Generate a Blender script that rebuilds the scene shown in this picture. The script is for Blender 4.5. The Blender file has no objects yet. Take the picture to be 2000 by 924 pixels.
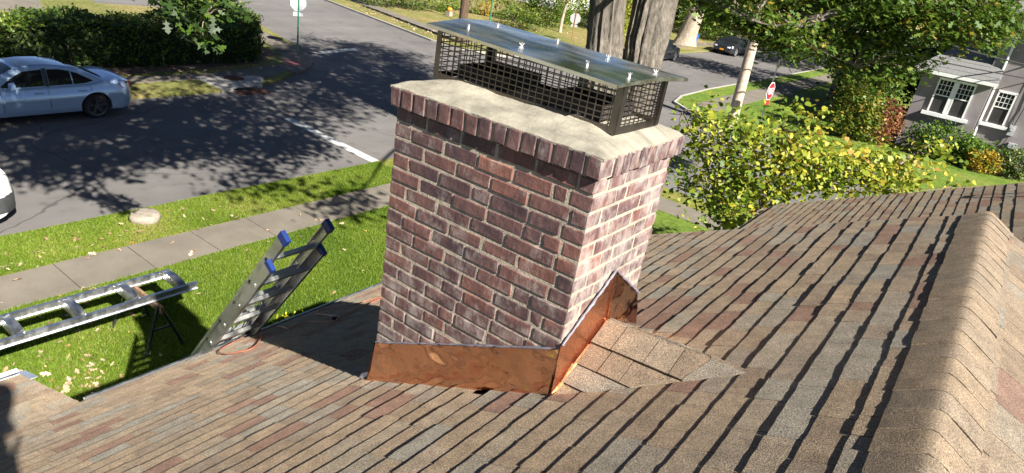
import bpy, bmesh, math, random
import numpy as np
from mathutils import Vector, Matrix

# ------------------------------------------------------------------ camera, sky, sun, exposure
scene = bpy.context.scene
col = scene.collection
R_ROWS = ((0.78532, 0.59962, 0.15404), (0.35808, -0.23698, -0.90312), (-0.50502, 0.76440, -0.40081))
CAM = (1.02393, -2.02636, 0.78218)
cam_data = bpy.data.cameras.new('camera')
cam = bpy.data.objects.new('camera', cam_data)
col.objects.link(cam)
r0, r1, r2 = R_ROWS
cam.matrix_world = Matrix(((r0[0], -r1[0], -r2[0], CAM[0]), (r0[1], -r1[1], -r2[1], CAM[1]),
                           (r0[2], -r1[2], -r2[2], CAM[2]), (0, 0, 0, 1)))
cam_data.sensor_width = 36.0
cam_data.lens = 1300.0 / 2000.0 * 36.0
cam_data.clip_start = 0.05
cam_data.clip_end = 3000
scene.camera = cam

LIGHT = Vector((-1.0, 0.28, -0.755)).normalized()          # the way sunlight travels
SUN_EL = math.asin(-LIGHT.z)
world = bpy.data.worlds.new('World')
scene.world = world
world.use_nodes = True
wn = world.node_tree
wn.nodes.clear()
sky = wn.nodes.new('ShaderNodeTexSky')
sky.sky_type = 'NISHITA'
sky.sun_disc = False
sky.sun_elevation = SUN_EL
sky.sun_rotation = math.atan2(-LIGHT.x, -LIGHT.y)
sky.air_density = 0.35
sky.dust_density = 0.2
sky.ozone_density = 1.2
bg = wn.nodes.new('ShaderNodeBackground')
bg.inputs['Strength'].default_value = 0.05
wo = wn.nodes.new('ShaderNodeOutputWorld')
wn.links.new(sky.outputs[0], bg.inputs[0])
wn.links.new(bg.outputs[0], wo.inputs[0])
sun_data = bpy.data.lights.new('sun', 'SUN')
sun_data.energy = 5.0
sun_data.angle = math.radians(0.53)
sun_data.color = (1.0, 0.95, 0.87)
sun = bpy.data.objects.new('sun', sun_data)
col.objects.link(sun)
sun.rotation_euler = LIGHT.to_track_quat('-Z', 'Y').to_euler()
sun.location = (30, -8, 25)
vs = scene.view_settings
vs.view_transform = 'Standard'
vs.look = 'None'
vs.exposure = 1.62
vs.gamma = 1.0
vs.use_curve_mapping = False
scene.cycles.use_denoising = True
scene.cycles.max_bounces = 8
scene.cycles.diffuse_bounces = 4
scene.cycles.glossy_bounces = 4
scene.cycles.transmission_bounces = 6
scene.cycles.transparent_max_bounces = 8
scene.cycles.sample_clamp_indirect = 6.0
scene.cycles.blur_glossy = 0.3

rng = random.Random(7)
nr = np.random.default_rng(11)
GZ = -5.4          # lawns
RZ = -5.5          # roads


# ------------------------------------------------------------------ materials
class N:
    """small wrapper to write node trees"""
    def __init__(self, name):
        self.m = bpy.data.materials.new(name)
        self.m.use_nodes = True
        self.t = self.m.node_tree
        self.t.nodes.clear()
        self.out = self.t.nodes.new('ShaderNodeOutputMaterial')
        self.tc = self.t.nodes.new('ShaderNodeTexCoord')

    def node(self, typ, **kw):
        n = self.t.nodes.new(typ)
        for k, v in kw.items():
            setattr(n, k, v)
        return n

    def link(self, a, b):
        self.t.links.new(a, b)

    def noise(self, scale, detail=4, rough=0.55, stretch=None, coord='Object', w=None):
        n = self.node('ShaderNodeTexNoise')
        n.inputs['Scale'].default_value = scale
        n.inputs['Detail'].default_value = detail
        n.inputs['Roughness'].default_value = rough
        src = self.tc.outputs[coord]
        if stretch:
            mp = self.node('ShaderNodeMapping')
            mp.inputs['Scale'].default_value = stretch
            self.link(src, mp.inputs['Vector'])
            src = mp.outputs[0]
        self.link(src, n.inputs['Vector'])
        return n.outputs['Fac']

    def ramp(self, fac, stops, interp='LINEAR'):
        r = self.node('ShaderNodeValToRGB')
        cr = r.color_ramp
        cr.interpolation = interp
        while len(cr.elements) < len(stops):
            cr.elements.new(0.5)
        for e, (p, c) in zip(cr.elements, stops):
            e.position = p
            e.color = (c[0], c[1], c[2], 1) if len(c) >= 3 else (c[0],) * 3 + (1,)
        self.link(fac, r.inputs[0])
        return r.outputs[0]

    def mix(self, fac, a, b, mode='MIX'):
        n = self.node('ShaderNodeMix', data_type='RGBA', blend_type=mode)
        for s, v in ((0, fac), (6, a), (7, b)):
            if isinstance(v, (int, float)):
                n.inputs[s].default_value = v
            elif isinstance(v, tuple):
                n.inputs[s].default_value = (*v, 1)
            else:
                self.link(v, n.inputs[s])
        return n.outputs[2]

    def math(self, op, a, b=0.5):
        n = self.node('ShaderNodeMath', operation=op)
        for i, v in enumerate((a, b)):
            if isinstance(v, (int, float)):
                n.inputs[i].default_value = v
            else:
                self.link(v, n.inputs[i])
        return n.outputs[0]

    def attr(self, name):
        n = self.node('ShaderNodeAttribute', attribute_name=name)
        return n.outputs['Fac']

    def bump(self, h, strength=0.4, dist=0.005, prev=None):
        b = self.node('ShaderNodeBump')
        b.inputs['Strength'].default_value = strength
        b.inputs['Distance'].default_value = dist
        self.link(h, b.inputs['Height'])
        if prev is not None:
            self.link(prev, b.inputs['Normal'])
        return b.outputs[0]

    def bsdf(self, color, rough=0.7, metal=0.0, normal=None, spec=0.4, coat=0.0, trans=None, **extra):
        p = self.node('ShaderNodeBsdfPrincipled')
        for k, v in (('Base Color', color), ('Roughness', rough), ('Metallic', metal)):
            if isinstance(v, (int, float)):
                p.inputs[k].default_value = v
            elif isinstance(v, tuple):
                p.inputs[k].default_value = (*v, 1)
            else:
                self.link(v, p.inputs[k])
        p.inputs['Specular IOR Level'].default_value = spec
        p.inputs['Coat Weight'].default_value = coat
        p.inputs['Coat Roughness'].default_value = 0.04
        for k, v in extra.items():
            p.inputs[k].default_value = v
        if normal is not None:
            self.link(normal, p.inputs['Normal'])
        sh = p.outputs[0]
        if trans:
            tr = self.node('ShaderNodeBsdfTranslucent')
            if isinstance(color, tuple):
                tr.inputs[0].default_value = (*color, 1)
            else:
                self.link(color, tr.inputs[0])
            mx = self.node('ShaderNodeMixShader')
            mx.inputs[0].default_value = trans
            self.link(sh, mx.inputs[1])
            self.link(tr.outputs[0], mx.inputs[2])
            sh = mx.outputs[0]
        self.link(sh, self.out.inputs['Surface'])
        return self.m


def simple(name, c, rough=0.6, metal=0.0, var=0.18, scale=6.0, bump=0.15, dist=0.003, spec=0.4, coat=0.0, **ex):
    n = N(name)
    f = n.noise(scale, 5)
    lo = tuple(v * (1 - var) for v in c)
    hi = tuple(min(1, v * (1 + var)) for v in c)
    cc = n.ramp(f, [(0.3, lo), (0.7, hi)])
    nm = n.bump(n.noise(scale * 8, 4), bump, dist) if bump else None
    return n.bsdf(cc, rough, metal, nm, spec, coat, **ex)


def leafmat(name, stops, trans=0.35, rough=0.5):
    n = N(name)
    c = n.ramp(n.attr('tint'), stops)
    return n.bsdf(c, rough, 0, None, 0.35, trans=trans)


def mat_shingle():
    n = N('asphalt_shingle')
    base = n.ramp(n.attr('tint'), [(0.0, (0.170, 0.137, 0.104)), (0.30, (0.192, 0.147, 0.103)), (0.52, (0.148, 0.112, 0.082)),
                                   (0.66, (0.158, 0.146, 0.124)), (0.80, (0.186, 0.152, 0.114)), (0.86, (0.158, 0.103, 0.078)), (1.0, (0.136, 0.084, 0.066))])
    g = n.noise(210, 2, 0.8)
    gran = n.ramp(g, [(0.34, (0.40,) * 3), (0.50, (1.0,) * 3), (0.66, (1.95, 1.85, 1.6))])
    c = n.mix(1.0, base, gran, 'MULTIPLY')
    blot = n.ramp(n.noise(14, 4), [(0.3, (0.80,) * 3), (0.7, (1.18,) * 3)])
    c = n.mix(1.0, c, blot, 'MULTIPLY')
    scuff = n.ramp(n.noise(5.5, 6, 0.7), [(0.68, (0,) * 3), (0.78, (1,) * 3)])
    c = n.mix(n.math('MULTIPLY', scuff, 0.35), c, (0.42, 0.38, 0.33))
    nm = n.bump(g, 0.55, 0.004)
    return n.bsdf(c, 0.88, 0, nm, 0.3, **{'Diffuse Roughness': 0.6})


def mat_brick():
    n = N('old_brick')
    base = n.ramp(n.attr('tint'), [(0.0, (0.082, 0.051, 0.052)), (0.35, (0.112, 0.065, 0.061)), (0.62, (0.144, 0.074, 0.062)),
                                   (0.82, (0.19, 0.092, 0.070)), (1.0, (0.25, 0.122, 0.084))])
    patch = n.ramp(n.noise(11, 6, 0.65), [(0.35, (0.62, 0.60, 0.68)), (0.62, (1.22, 1.12, 1.08))])
    c = n.mix(1.0, base, patch, 'MULTIPLY')
    streak = n.noise(60, 5, 0.6, (1, 1, 0.22))
    c = n.mix(1.0, c, n.ramp(streak, [(0.3, (0.75,) * 3), (0.7, (1.25,) * 3)]), 'MULTIPLY')
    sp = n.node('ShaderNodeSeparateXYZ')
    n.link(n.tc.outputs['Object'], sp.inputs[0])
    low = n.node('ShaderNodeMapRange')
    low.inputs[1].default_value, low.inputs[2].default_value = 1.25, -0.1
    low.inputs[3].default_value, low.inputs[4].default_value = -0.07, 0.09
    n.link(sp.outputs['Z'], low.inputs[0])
    rf_sun = n.node('ShaderNodeMapRange')  # paler right face: its bright sun is put into the brick colour
    rf_sun.inputs[1].default_value, rf_sun.inputs[2].default_value = 0.492, 0.502
    rf_sun.inputs[3].default_value, rf_sun.inputs[4].default_value = 0.0, 0.11
    n.link(sp.outputs['X'], rf_sun.inputs[0])
    sm_ = n.math('ADD', n.math('ADD', n.noise(15, 8, 0.72, (1, 1, 0.6)), low.outputs[0]), rf_sun.outputs[0])
    eff_sun = n.math('MULTIPLY', n.ramp(sm_, [(0.46, (0,) * 3), (0.70, (1,) * 3)]), 0.66)  # lime smears, plus the painted sun of the right face
    c = n.mix(eff_sun, c, (0.42, 0.37, 0.33))
    big = n.noise(26, 7, 0.65)
    nm = n.bump(big, 0.65, 0.006)
    nm = n.bump(n.noise(190, 4, 0.6), 0.35, 0.002, nm)
    return n.bsdf(c, 0.62, 0, nm, 0.4)


def mat_cement(name, c, fine=260, big=9, lo=0.78, hi=1.15, bump=0.5, streak=None):
    n = N(name)
    m = n.ramp(n.noise(big, 6, 0.6), [(0.3, tuple(v * lo for v in c)), (0.7, tuple(min(v * hi, 1) for v in c))])
    if streak:
        m = n.mix(1.0, m, n.ramp(n.noise(streak, 5, 0.65, (1, 4.5, 1)), [(0.32, (0.70,) * 3), (0.5, (1.0,) * 3), (0.7, (1.18,) * 3)]), 'MULTIPLY')
    f = n.noise(fine, 3, 0.65)
    m = n.mix(1.0, m, n.ramp(f, [(0.25, (0.78,) * 3), (0.75, (1.2,) * 3)]), 'MULTIPLY')
    nm = n.bump(n.noise(big * 4, 6, 0.65), bump, 0.006)
    nm = n.bump(f, 0.4, 0.003, nm)
    return n.bsdf(m, 0.9, 0, nm, 0.25)


def mat_copper(name='copper_sheet', rr=(0.05, 0.12)):
    n = N(name)
    c = n.ramp(n.noise(9, 6, 0.6), [(0.25, (0.70, 0.37, 0.235)), (0.75, (0.78, 0.43, 0.28))])
    spots = n.ramp(n.noise(120, 3, 0.6), [(0.62, (0,) * 3), (0.70, (1,) * 3)])
    c = n.mix(n.math('MULTIPLY', spots, 0.3), c, (0.90, 0.62, 0.46))
    rg = n.ramp(n.noise(30, 5, 0.65), [(0.3, (rr[0],) * 3), (0.75, (rr[1],) * 3)])
    nm = n.bump(n.noise(9, 1, 0.3, (1, 1, 1.6)), 0.20, 0.03)
    nm = n.bump(n.noise(90, 3), 0.05, 0.004, nm)
    return n.bsdf(c, rg, 1.0, nm)


def mat_steel(name='stainless_steel', c=(0.84, 0.81, 0.77), r=(0.20, 0.36), wav=0.30):
    n = N(name)
    f = n.noise(5, 5, 0.6, (1, 1, 1))
    cc = n.ramp(f, [(0.3, tuple(v * 0.75 for v in c)), (0.7, tuple(min(v * 1.2, 1) for v in c))])
    rg = n.ramp(n.noise(6, 3, 0.5, (1, 2.5, 1)), [(0.35, (r[0],) * 3), (0.65, (r[1],) * 3)])
    nm = n.bump(n.noise(3.0, 2, 0.4), wav, 0.03)
    nm = n.bump(n.noise(300, 3, 0.6, (1, 0.06, 1)), 0.05, 0.002, nm)
    return n.bsdf(cc, rg, 1.0, nm)


def mat_grass(name, c1, c2, c3, scale=0.35):
    n = N(name)
    big = n.noise(scale, 5, 0.6)
    mid = n.noise(6, 5, 0.65)
    fine = n.noise(95, 4, 0.7)
    c = n.ramp(big, [(0.32, c1), (0.52, c2), (0.74, c3)])
    c = n.mix(1.0, c, n.ramp(mid, [(0.28, (0.62,) * 3), (0.72, (1.3,) * 3)]), 'MULTIPLY')
    c = n.mix(1.0, c, n.ramp(fine, [(0.25, (0.42,) * 3), (0.75, (1.5,) * 3)]), 'MULTIPLY')
    nm = n.bump(fine, 0.9, 0.03)
    nm = n.bump(mid, 0.4, 0.05, nm)
    return n.bsdf(c, 0.85, 0, nm, 0.2)


def mat_asphalt():
    n = N('asphalt')
    big = n.ramp(n.noise(0.28, 6, 0.6), [(0.3, (0.118, 0.110, 0.105)), (0.7, (0.158, 0.148, 0.139))])
    fine = n.noise(70, 4, 0.75)
    big = n.mix(1.0, big, n.ramp(n.noise(1.4, 6, 0.7), [(0.30, (0.80,) * 3), (0.45, (1.0,) * 3), (0.75, (1.08,) * 3)]), 'MULTIPLY')
    big = n.mix(1.0, big, n.ramp(n.noise(0.9, 3, 0.5, (1.0, 0.06, 1)), [(0.35, (0.90,) * 3), (0.65, (1.06,) * 3)]), 'MULTIPLY')
    c = n.mix(1.0, big, n.ramp(fine, [(0.25, (0.65,) * 3), (0.75, (1.35,) * 3)]), 'MULTIPLY')
    vor = n.node('ShaderNodeTexVoronoi', feature='DISTANCE_TO_EDGE')
    vor.inputs['Scale'].default_value = 0.16
    warp = n.node('ShaderNodeTexNoise')
    warp.inputs['Scale'].default_value = 1.1
    n.link(n.tc.outputs['Object'], warp.inputs['Vector'])
    vm = n.node('ShaderNodeVectorMath', operation='MULTIPLY_ADD')
    vm.inputs[1].default_value = (0.7, 0.7, 0)
    n.link(warp.outputs['Color'], vm.inputs[0])
    n.link(n.tc.outputs['Object'], vm.inputs[2])
    n.link(vm.outputs[0], vor.inputs['Vector'])
    crack = n.ramp(vor.outputs['Distance'], [(0.0, (1,) * 3), (0.0035, (0,) * 3)])
    c = n.mix(n.math('MULTIPLY', crack, 0.7), c, (0.03, 0.03, 0.032))
    nm = n.bump(fine, 0.5, 0.01)
    return n.bsdf(c, 0.85, 0, nm, 0.3)


def mat_bark(name, c1, c2, vs=3.0, dist=0.05):
    n = N(name)
    f = n.noise(vs * 6, 7, 0.7, (1, 1, 0.22))
    g = n.noise(vs * 14, 4, 0.6, (1, 1, 0.3))
    c = n.ramp(f, [(0.3, c1), (0.66, c2)])
    c = n.mix(1.0, c, n.ramp(g, [(0.3, (0.7,) * 3), (0.7, (1.25,) * 3)]), 'MULTIPLY')
    nm = n.bump(f, 0.9, dist)
    nm = n.bump(g, 0.5, dist * 0.3, nm)
    return n.bsdf(c, 0.9, 0, nm, 0.2)


def mat_paint(name, c, metal=0.0, rough=0.3):
    n = N(name)
    cc = n.ramp(n.noise(40, 3), [(0.3, tuple(v * 0.95 for v in c)), (0.7, tuple(min(1, v * 1.05) for v in c))])
    return n.bsdf(cc, rough, metal, None, 0.5, coat=1.0)


def mat_worn_paint():
    n = N('road_paint')
    f = n.noise(9, 7, 0.75)
    c = n.ramp(f, [(0.28, (0.26, 0.26, 0.255)), (0.46, (0.46, 0.46, 0.445))])
    return n.bsdf(c, 0.75, 0, n.bump(n.noise(80, 3), 0.3, 0.004), 0.3)


M = {}
M['shingle'] = mat_shingle()
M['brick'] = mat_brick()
M['mortar'] = mat_cement('mortar', (0.36, 0.315, 0.24), 240, 22, 0.7, 1.2, 0.8)
M['crown'] = mat_cement('cement_crown', (0.255, 0.235, 0.185), 300, 6, 0.78, 1.18, 0.9, 4)
M['concrete'] = mat_cement('sidewalk_concrete', (0.165, 0.145, 0.116), 70, 1.3, 0.80, 1.15, 0.3)
M['kerb'] = mat_cement('kerb_concrete', (0.36, 0.34, 0.30), 60, 1.6, 0.8, 1.15, 0.3)
M['stone'] = mat_cement('weathered_stone', (0.28, 0.24, 0.19), 90, 9, 0.7, 1.2, 0.7)
M['copper'] = mat_copper()
M['copper_satin'] = mat_copper('satin_copper', (0.24, 0.36))
M['steel'] = mat_steel()
M['cage'] = mat_steel('cage_steel', (0.17, 0.145, 0.125), (0.30, 0.5), 0.05)
M['bolt'] = simple('bright_bolt', (0.62, 0.60, 0.58), 0.35, 0.8, 0.1, 40, 0.1)
M['sealant'] = simple('clear_sealant', (0.17, 0.155, 0.18), 0.25, 0, 0.15, 30, 0.4, 0.004)
M['flue'] = simple('sooty_flue_tile', (0.045, 0.035, 0.03), 0.9, 0, 0.4, 12)
M['alu'] = mat_steel('aluminium', (0.50, 0.50, 0.48), (0.30, 0.50), 0.03)
M['gutter'] = simple('gutter_grey', (0.16, 0.16, 0.16), 0.5, 0.3)
M['alu_bright'] = mat_steel('mill_aluminium', (0.74, 0.75, 0.76), (0.34, 0.5), 0.03)
M['blue'] = simple('blue_plastic', (0.008, 0.026, 0.13), 0.5)
M['bin_blue'] = simple('blue_bin', (0.02, 0.13, 0.55), 0.45)
M['black'] = simple('black_metal', (0.02, 0.02, 0.022), 0.5)
M['wood'] = mat_bark('weathered_board', (0.12, 0.075, 0.045), (0.27, 0.18, 0.11), 2.2, 0.006)
M['pole_wood'] = mat_bark('pale_pole_wood', (0.32, 0.25, 0.19), (0.50, 0.40, 0.31), 1.2, 0.01)
M['pole_dark'] = mat_bark('dark_pole_wood', (0.05, 0.033, 0.022), (0.13, 0.085, 0.055), 1.2, 0.01)
M['bark'] = mat_bark('furrowed_bark', (0.05, 0.043, 0.035), (0.19, 0.165, 0.135), 1.7, 0.07)
M['bark2'] = mat_bark('pale_bark', (0.19, 0.15, 0.11), (0.42, 0.35, 0.27), 1.6, 0.03)
M['twig'] = mat_bark('twig_bark', (0.10, 0.075, 0.055), (0.25, 0.20, 0.15), 6, 0.008)
M['cord'] = simple('orange_cord', (0.34, 0.11, 0.065), 0.5)
M['asphalt'] = mat_asphalt()
M['paint'] = mat_worn_paint()
M['lawn'] = mat_grass('green_lawn', (0.085, 0.15, 0.018), (0.13, 0.19, 0.025), (0.19, 0.205, 0.05))
M['verge'] = mat_grass('verge_grass', (0.13, 0.18, 0.02), (0.185, 0.195, 0.035), (0.26, 0.20, 0.07), 0.8)
M['dry'] = mat_grass('dry_lawn', (0.13, 0.15, 0.035), (0.20, 0.185, 0.06), (0.30, 0.21, 0.10), 0.3)
M['earth'] = mat_grass('ground_cover', (0.06, 0.10, 0.02), (0.09, 0.12, 0.03), (0.13, 0.12, 0.05), 0.05)
M['stucco'] = mat_cement('grey_stucco', (0.23, 0.205, 0.205), 60, 1.2, 0.85, 1.12, 0.5)
M['trim'] = simple('white_trim', (0.72, 0.72, 0.70), 0.5, 0, 0.08, 4, 0.08)
M['siding'] = simple('cream_siding', (0.50, 0.46, 0.38), 0.7, 0, 0.1, 3)
M['white_wall'] = simple('white_wall', (0.74, 0.73, 0.70), 0.7, 0, 0.08, 2)
M['slate'] = simple('grey_roof', (0.15, 0.15, 0.145), 0.85, 0, 0.3, 14, 0.5, 0.01)
M['glass'] = simple('window_glass', (0.018, 0.020, 0.022), 0.05, 0, 0.2, 2, 0.0, spec=0.7)
M['carglass'] = simple('car_glass', (0.012, 0.014, 0.017), 0.03, 0, 0.1, 2, 0.0, spec=0.8)
M['screen'] = simple('window_screen', (0.03, 0.028, 0.027), 0.55, 0, 0.15, 4, 0.0)
M['silver'] = mat_paint('silver_blue_paint', (0.42, 0.56, 0.76), 0.45, 0.30)
M['whitecar'] = mat_paint('white_paint', (0.78, 0.78, 0.76), 0.0, 0.35)
M['blackcar'] = mat_paint('black_paint', (0.018, 0.019, 0.022), 0.2, 0.25)
M['tyre'] = simple('tyre_rubber', (0.018, 0.018, 0.018), 0.8)
M['rim_dark'] = simple('black_rim', (0.13, 0.13, 0.135), 0.3, 0.7)
M['rim_bright'] = simple('bright_rim', (0.62, 0.62, 0.62), 0.3, 0.8)
M['cladding'] = simple('dark_cladding', (0.045, 0.047, 0.05), 0.6)
M['tail'] = simple('tail_light', (0.42, 0.01, 0.015), 0.15, 0, 0.2, 10, 0)
M['lamp'] = simple('head_light', (0.72, 0.74, 0.76), 0.12, 0.2, 0.1, 10, 0)
M['plate'] = simple('orange_plate', (0.75, 0.33, 0.02), 0.5)
M['sign_red'] = simple('sign_red', (0.58, 0.02, 0.03), 0.4, 0, 0.08)
M['sign_white'] = simple('sign_white', (0.80, 0.80, 0.80), 0.4, 0, 0.05)
M['sign_back'] = simple('sign_back', (0.50, 0.51, 0.52), 0.4, 0.5, 0.12)
M['green_post'] = simple('green_post', (0.03, 0.14, 0.075), 0.5)
M['rust_post'] = simple('rusty_post', (0.27, 0.13, 0.055), 0.7)
M['rust'] = simple('rust', (0.11, 0.05, 0.032), 0.85, 0, 0.35, 5)
M['tactile'] = simple('red_tactile_pad', (0.30, 0.11, 0.10), 0.8)
M['pumpkin'] = simple('pumpkin', (0.72, 0.22, 0.02), 0.5)
M['wire'] = simple('black_wire', (0.02, 0.02, 0.02), 0.6)
M['cream_wire'] = simple('grey_wire', (0.4, 0.39, 0.37), 0.6)
M['meter'] = simple('grey_meter_box', (0.40, 0.41, 0.41), 0.5)
M['cloth'] = simple('dark_cloth', (0.05, 0.055, 0.07), 0.9)
M['skin'] = simple('skin', (0.45, 0.30, 0.23), 0.6)
M['mulch'] = simple('mulch', (0.13, 0.08, 0.055), 0.95, 0, 0.4, 8, 0.8, 0.03)
M['oakleaf'] = leafmat('oak_leaf', [(0.0, (0.035, 0.080, 0.010)), (0.5, (0.080, 0.145, 0.016)), (0.85, (0.15, 0.20, 0.022)), (1.0, (0.30, 0.21, 0.03))], 0.4)
M['darkleaf'] = leafmat('dark_leaf', [(0.0, (0.012, 0.028, 0.008)), (0.6, (0.028, 0.058, 0.012)), (1.0, (0.075, 0.105, 0.02))], 0.25)
M['redbud'] = leafmat('yellow_green_leaf', [(0.0, (0.07, 0.13, 0.012)), (0.35, (0.19, 0.255, 0.024)), (0.7, (0.38, 0.38, 0.04)), (0.92, (0.55, 0.43, 0.06)), (1.0, (0.42, 0.26, 0.06))], 0.42)
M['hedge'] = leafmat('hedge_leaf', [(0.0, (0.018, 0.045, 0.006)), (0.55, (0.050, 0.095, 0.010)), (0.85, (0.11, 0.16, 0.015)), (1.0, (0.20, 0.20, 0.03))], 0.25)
M['bright_shrub'] = leafmat('bright_shrub_leaf', [(0.0, (0.05, 0.11, 0.010)), (0.6, (0.13, 0.22, 0.018)), (1.0, (0.25, 0.28, 0.03))], 0.35)
M['gold_shrub'] = leafmat('golden_leaf', [(0.0, (0.22, 0.17, 0.015)), (0.6, (0.48, 0.32, 0.02)), (1.0, (0.60, 0.42, 0.05))], 0.35)
M['red_shrub'] = leafmat('reddish_leaf', [(0.0, (0.16, 0.06, 0.03)), (0.6, (0.32, 0.11, 0.06)), (1.0, (0.30, 0.22, 0.05))], 0.35)
M['grassblade'] = leafmat('grass_blade', [(0.0, (0.095, 0.17, 0.016)), (0.5, (0.185, 0.28, 0.026)), (0.85, (0.28, 0.33, 0.05)), (1.0, (0.40, 0.33, 0.14))], 0.5)
M['fallen'] = leafmat('fallen_leaf', [(0.0, (0.28, 0.17, 0.09)), (0.5, (0.46, 0.33, 0.21)), (0.8, (0.62, 0.47, 0.34)), (1.0, (0.42, 0.20, 0.07))], 0.15, 0.8)
M['flower'] = leafmat('yellow_flower', [(0.0, (0.30, 0.30, 0.01)), (1.0, (0.72, 0.62, 0.02))], 0.3)


# ------------------------------------------------------------------ mesh helpers
def link(o, parent=None, loc=None):
    col.objects.link(o)
    if parent is not None:
        o.parent = parent
    return o


def tag(o, label=None, cat=None, group=None, kind=None):
    if label:
        o['label'] = label
    if cat:
        o['category'] = cat
    if group:
        o['group'] = group
    if kind:
        o['kind'] = kind
    return o


def root(name, loc, label, cat, group=None):
    e = bpy.data.objects.new(name, None)
    e.empty_display_size = 0.2
    e.location = loc
    col.objects.link(e)
    return tag(e, label, cat, group)


def origin(o):
    """world position of the top of the parent chain (all children sit at local zero)"""
    if o is None:
        return Vector((0, 0, 0))
    while o.parent is not None:
        o = o.parent
    return Vector(o.location)


class MB:
    def __init__(self):
        self.v, self.f, self.t = [], [], []

    def add(self, vs, fs, tint=None):
        o = len(self.v)
        self.v += [tuple(p) for p in vs]
        self.f += [tuple(i + o for i in q) for q in fs]
        if tint is not None:
            self.t += [tint] * len(fs)
        return self

    def hexa(self, p, tint=None):
        """8 corners: 4 bottom (ccw seen from above), 4 top"""
        return self.add(p, [(3, 2, 1, 0), (4, 5, 6, 7), (0, 1, 5, 4), (1, 2, 6, 5), (2, 3, 7, 6), (3, 0, 4, 7)], tint)

    def box(self, c, s, rot=None, tint=None):
        x, y, z = s[0] / 2, s[1] / 2, s[2] / 2
        p = [Vector(q) for q in ((-x, -y, -z), (x, -y, -z), (x, y, -z), (-x, y, -z), (-x, -y, z), (x, -y, z), (x, y, z), (-x, y, z))]
        if rot is not None:
            p = [rot @ q for q in p]
        return self.hexa([q + Vector(c) for q in p], tint)

    def bar(self, a, b, w, h, up=(0, 0, 1)):
        """rectangular bar from a to b, w sideways, h along up"""
        a, b = Vector(a), Vector(b)
        d = (b - a).normalized()
        s = d.cross(Vector(up))
        if s.length < 1e-6:
            s = d.cross(Vector((1, 0, 0)))
        s.normalize()
        u = s.cross(d).normalized()
        p = []
        for e in (-1, 1):
            for q, g in ((a, -1), (a, 1), (b, 1), (b, -1)):
                p.append(q + s * (g * w / 2) + u * (e * h / 2))
        return self.hexa(p)

    def prism(self, poly, z0, z1):
        n = len(poly)
        self.add([(p[0], p[1], z0) for p in poly] + [(p[0], p[1], z1) for p in poly],
                 [tuple(range(n, 2 * n)), tuple(range(n - 1, -1, -1))] + [(i, (i + 1) % n, n + (i + 1) % n, n + i) for i in range(n)])
        return self

    def tube(self, pts, rad, n=8, caps=True):
        pts = [Vector(p) for p in pts]
        if isinstance(rad, (int, float)):
            rad = [rad] * len(pts)
        o = len(self.v)
        ref = Vector((0.31, 0.77, 0.55)).normalized()
        for i, p in enumerate(pts):
            d = (pts[min(i + 1, len(pts) - 1)] - pts[max(i - 1, 0)])
            d = d.normalized() if d.length > 1e-9 else Vector((0, 0, 1))
            s = d.cross(ref)
            if s.length < 0.05:
                s = d.cross(Vector((1, 0, 0)))
            s.normalize()
            u = d.cross(s).normalized()
            for k in range(n):
                a = 2 * math.pi * k / n
                self.v.append(tuple(p + (s * math.cos(a) + u * math.sin(a)) * rad[i]))
        for i in range(len(pts) - 1):
            for k in range(n):
                self.f.append((o + i * n + k, o + i * n + (k + 1) % n, o + (i + 1) * n + (k + 1) % n, o + (i + 1) * n + k))
        if caps:
            self.f.append(tuple(o + k for k in range(n - 1, -1, -1)))
            e = o + (len(pts) - 1) * n
            self.f.append(tuple(e + k for k in range(n)))
        return self

    def cyl(self, a, b, ra, rb=None, n=16):
        return self.tube([a, b], [ra, ra if rb is None else rb], n)

    def grid(self, P):
        """P[i][j] points"""
        o = len(self.v)
        r, c = len(P), len(P[0])
        for row in P:
            self.v += [tuple(q) for q in row]
        for i in range(r - 1):
            for j in range(c - 1):
                self.f.append((o + i * c + j, o + i * c + j + 1, o + (i + 1) * c + j + 1, o + (i + 1) * c + j))
        return self

    def build(self, name, mat, parent=None, smooth=False, fix=True):
        og = origin(parent)
        me = bpy.data.meshes.new(name)
        me.from_pydata([(x - og.x, y - og.y, z - og.z) for x, y, z in self.v], [], self.f)
        if fix:
            bm = bmesh.new()
            bm.from_mesh(me)
            bmesh.ops.recalc_face_normals(bm, faces=bm.faces[:])
            bm.to_mesh(me)
            bm.free()
        if self.t and len(self.t) == len(me.polygons):
            a = me.attributes.new('tint', 'FLOAT', 'FACE')
            a.data.foreach_set('value', self.t)
        if smooth:
            me.shade_smooth()
        me.materials.append(M[mat] if isinstance(mat, str) else mat)
        o = bpy.data.objects.new(name, me)
        return link(o, parent)


def auto_smooth(o, deg=35):
    o.data.shade_smooth()
    try:
        o.data.set_sharp_from_angle(angle=math.radians(deg))
    except Exception:
        pass
    return o


def flat_mesh(name, V, k, tint, mat, parent=None, kind=None):
    """V: (n*k,3) world coords; n polygons of k corners each; tint per polygon"""
    n = len(V) // k
    og = np.array(origin(parent))
    me = bpy.data.meshes.new(name)
    me.vertices.add(n * k)
    me.vertices.foreach_set('co', (V - og).astype(np.float32).ravel())
    me.loops.add(n * k)
    me.loops.foreach_set('vertex_index', np.arange(n * k, dtype=np.int32))
    me.polygons.add(n)
    me.polygons.foreach_set('loop_start', np.arange(0, n * k, k, dtype=np.int32))
    me.polygons.foreach_set('loop_total', np.full(n, k, dtype=np.int32))
    me.update(calc_edges=True)
    a = me.attributes.new('tint', 'FLOAT', 'FACE')
    a.data.foreach_set('value', np.asarray(tint, dtype=np.float32))
    me.materials.append(M[mat])
    o = bpy.data.objects.new(name, me)
    link(o, parent)
    if kind:
        o['kind'] = kind
    return o


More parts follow.
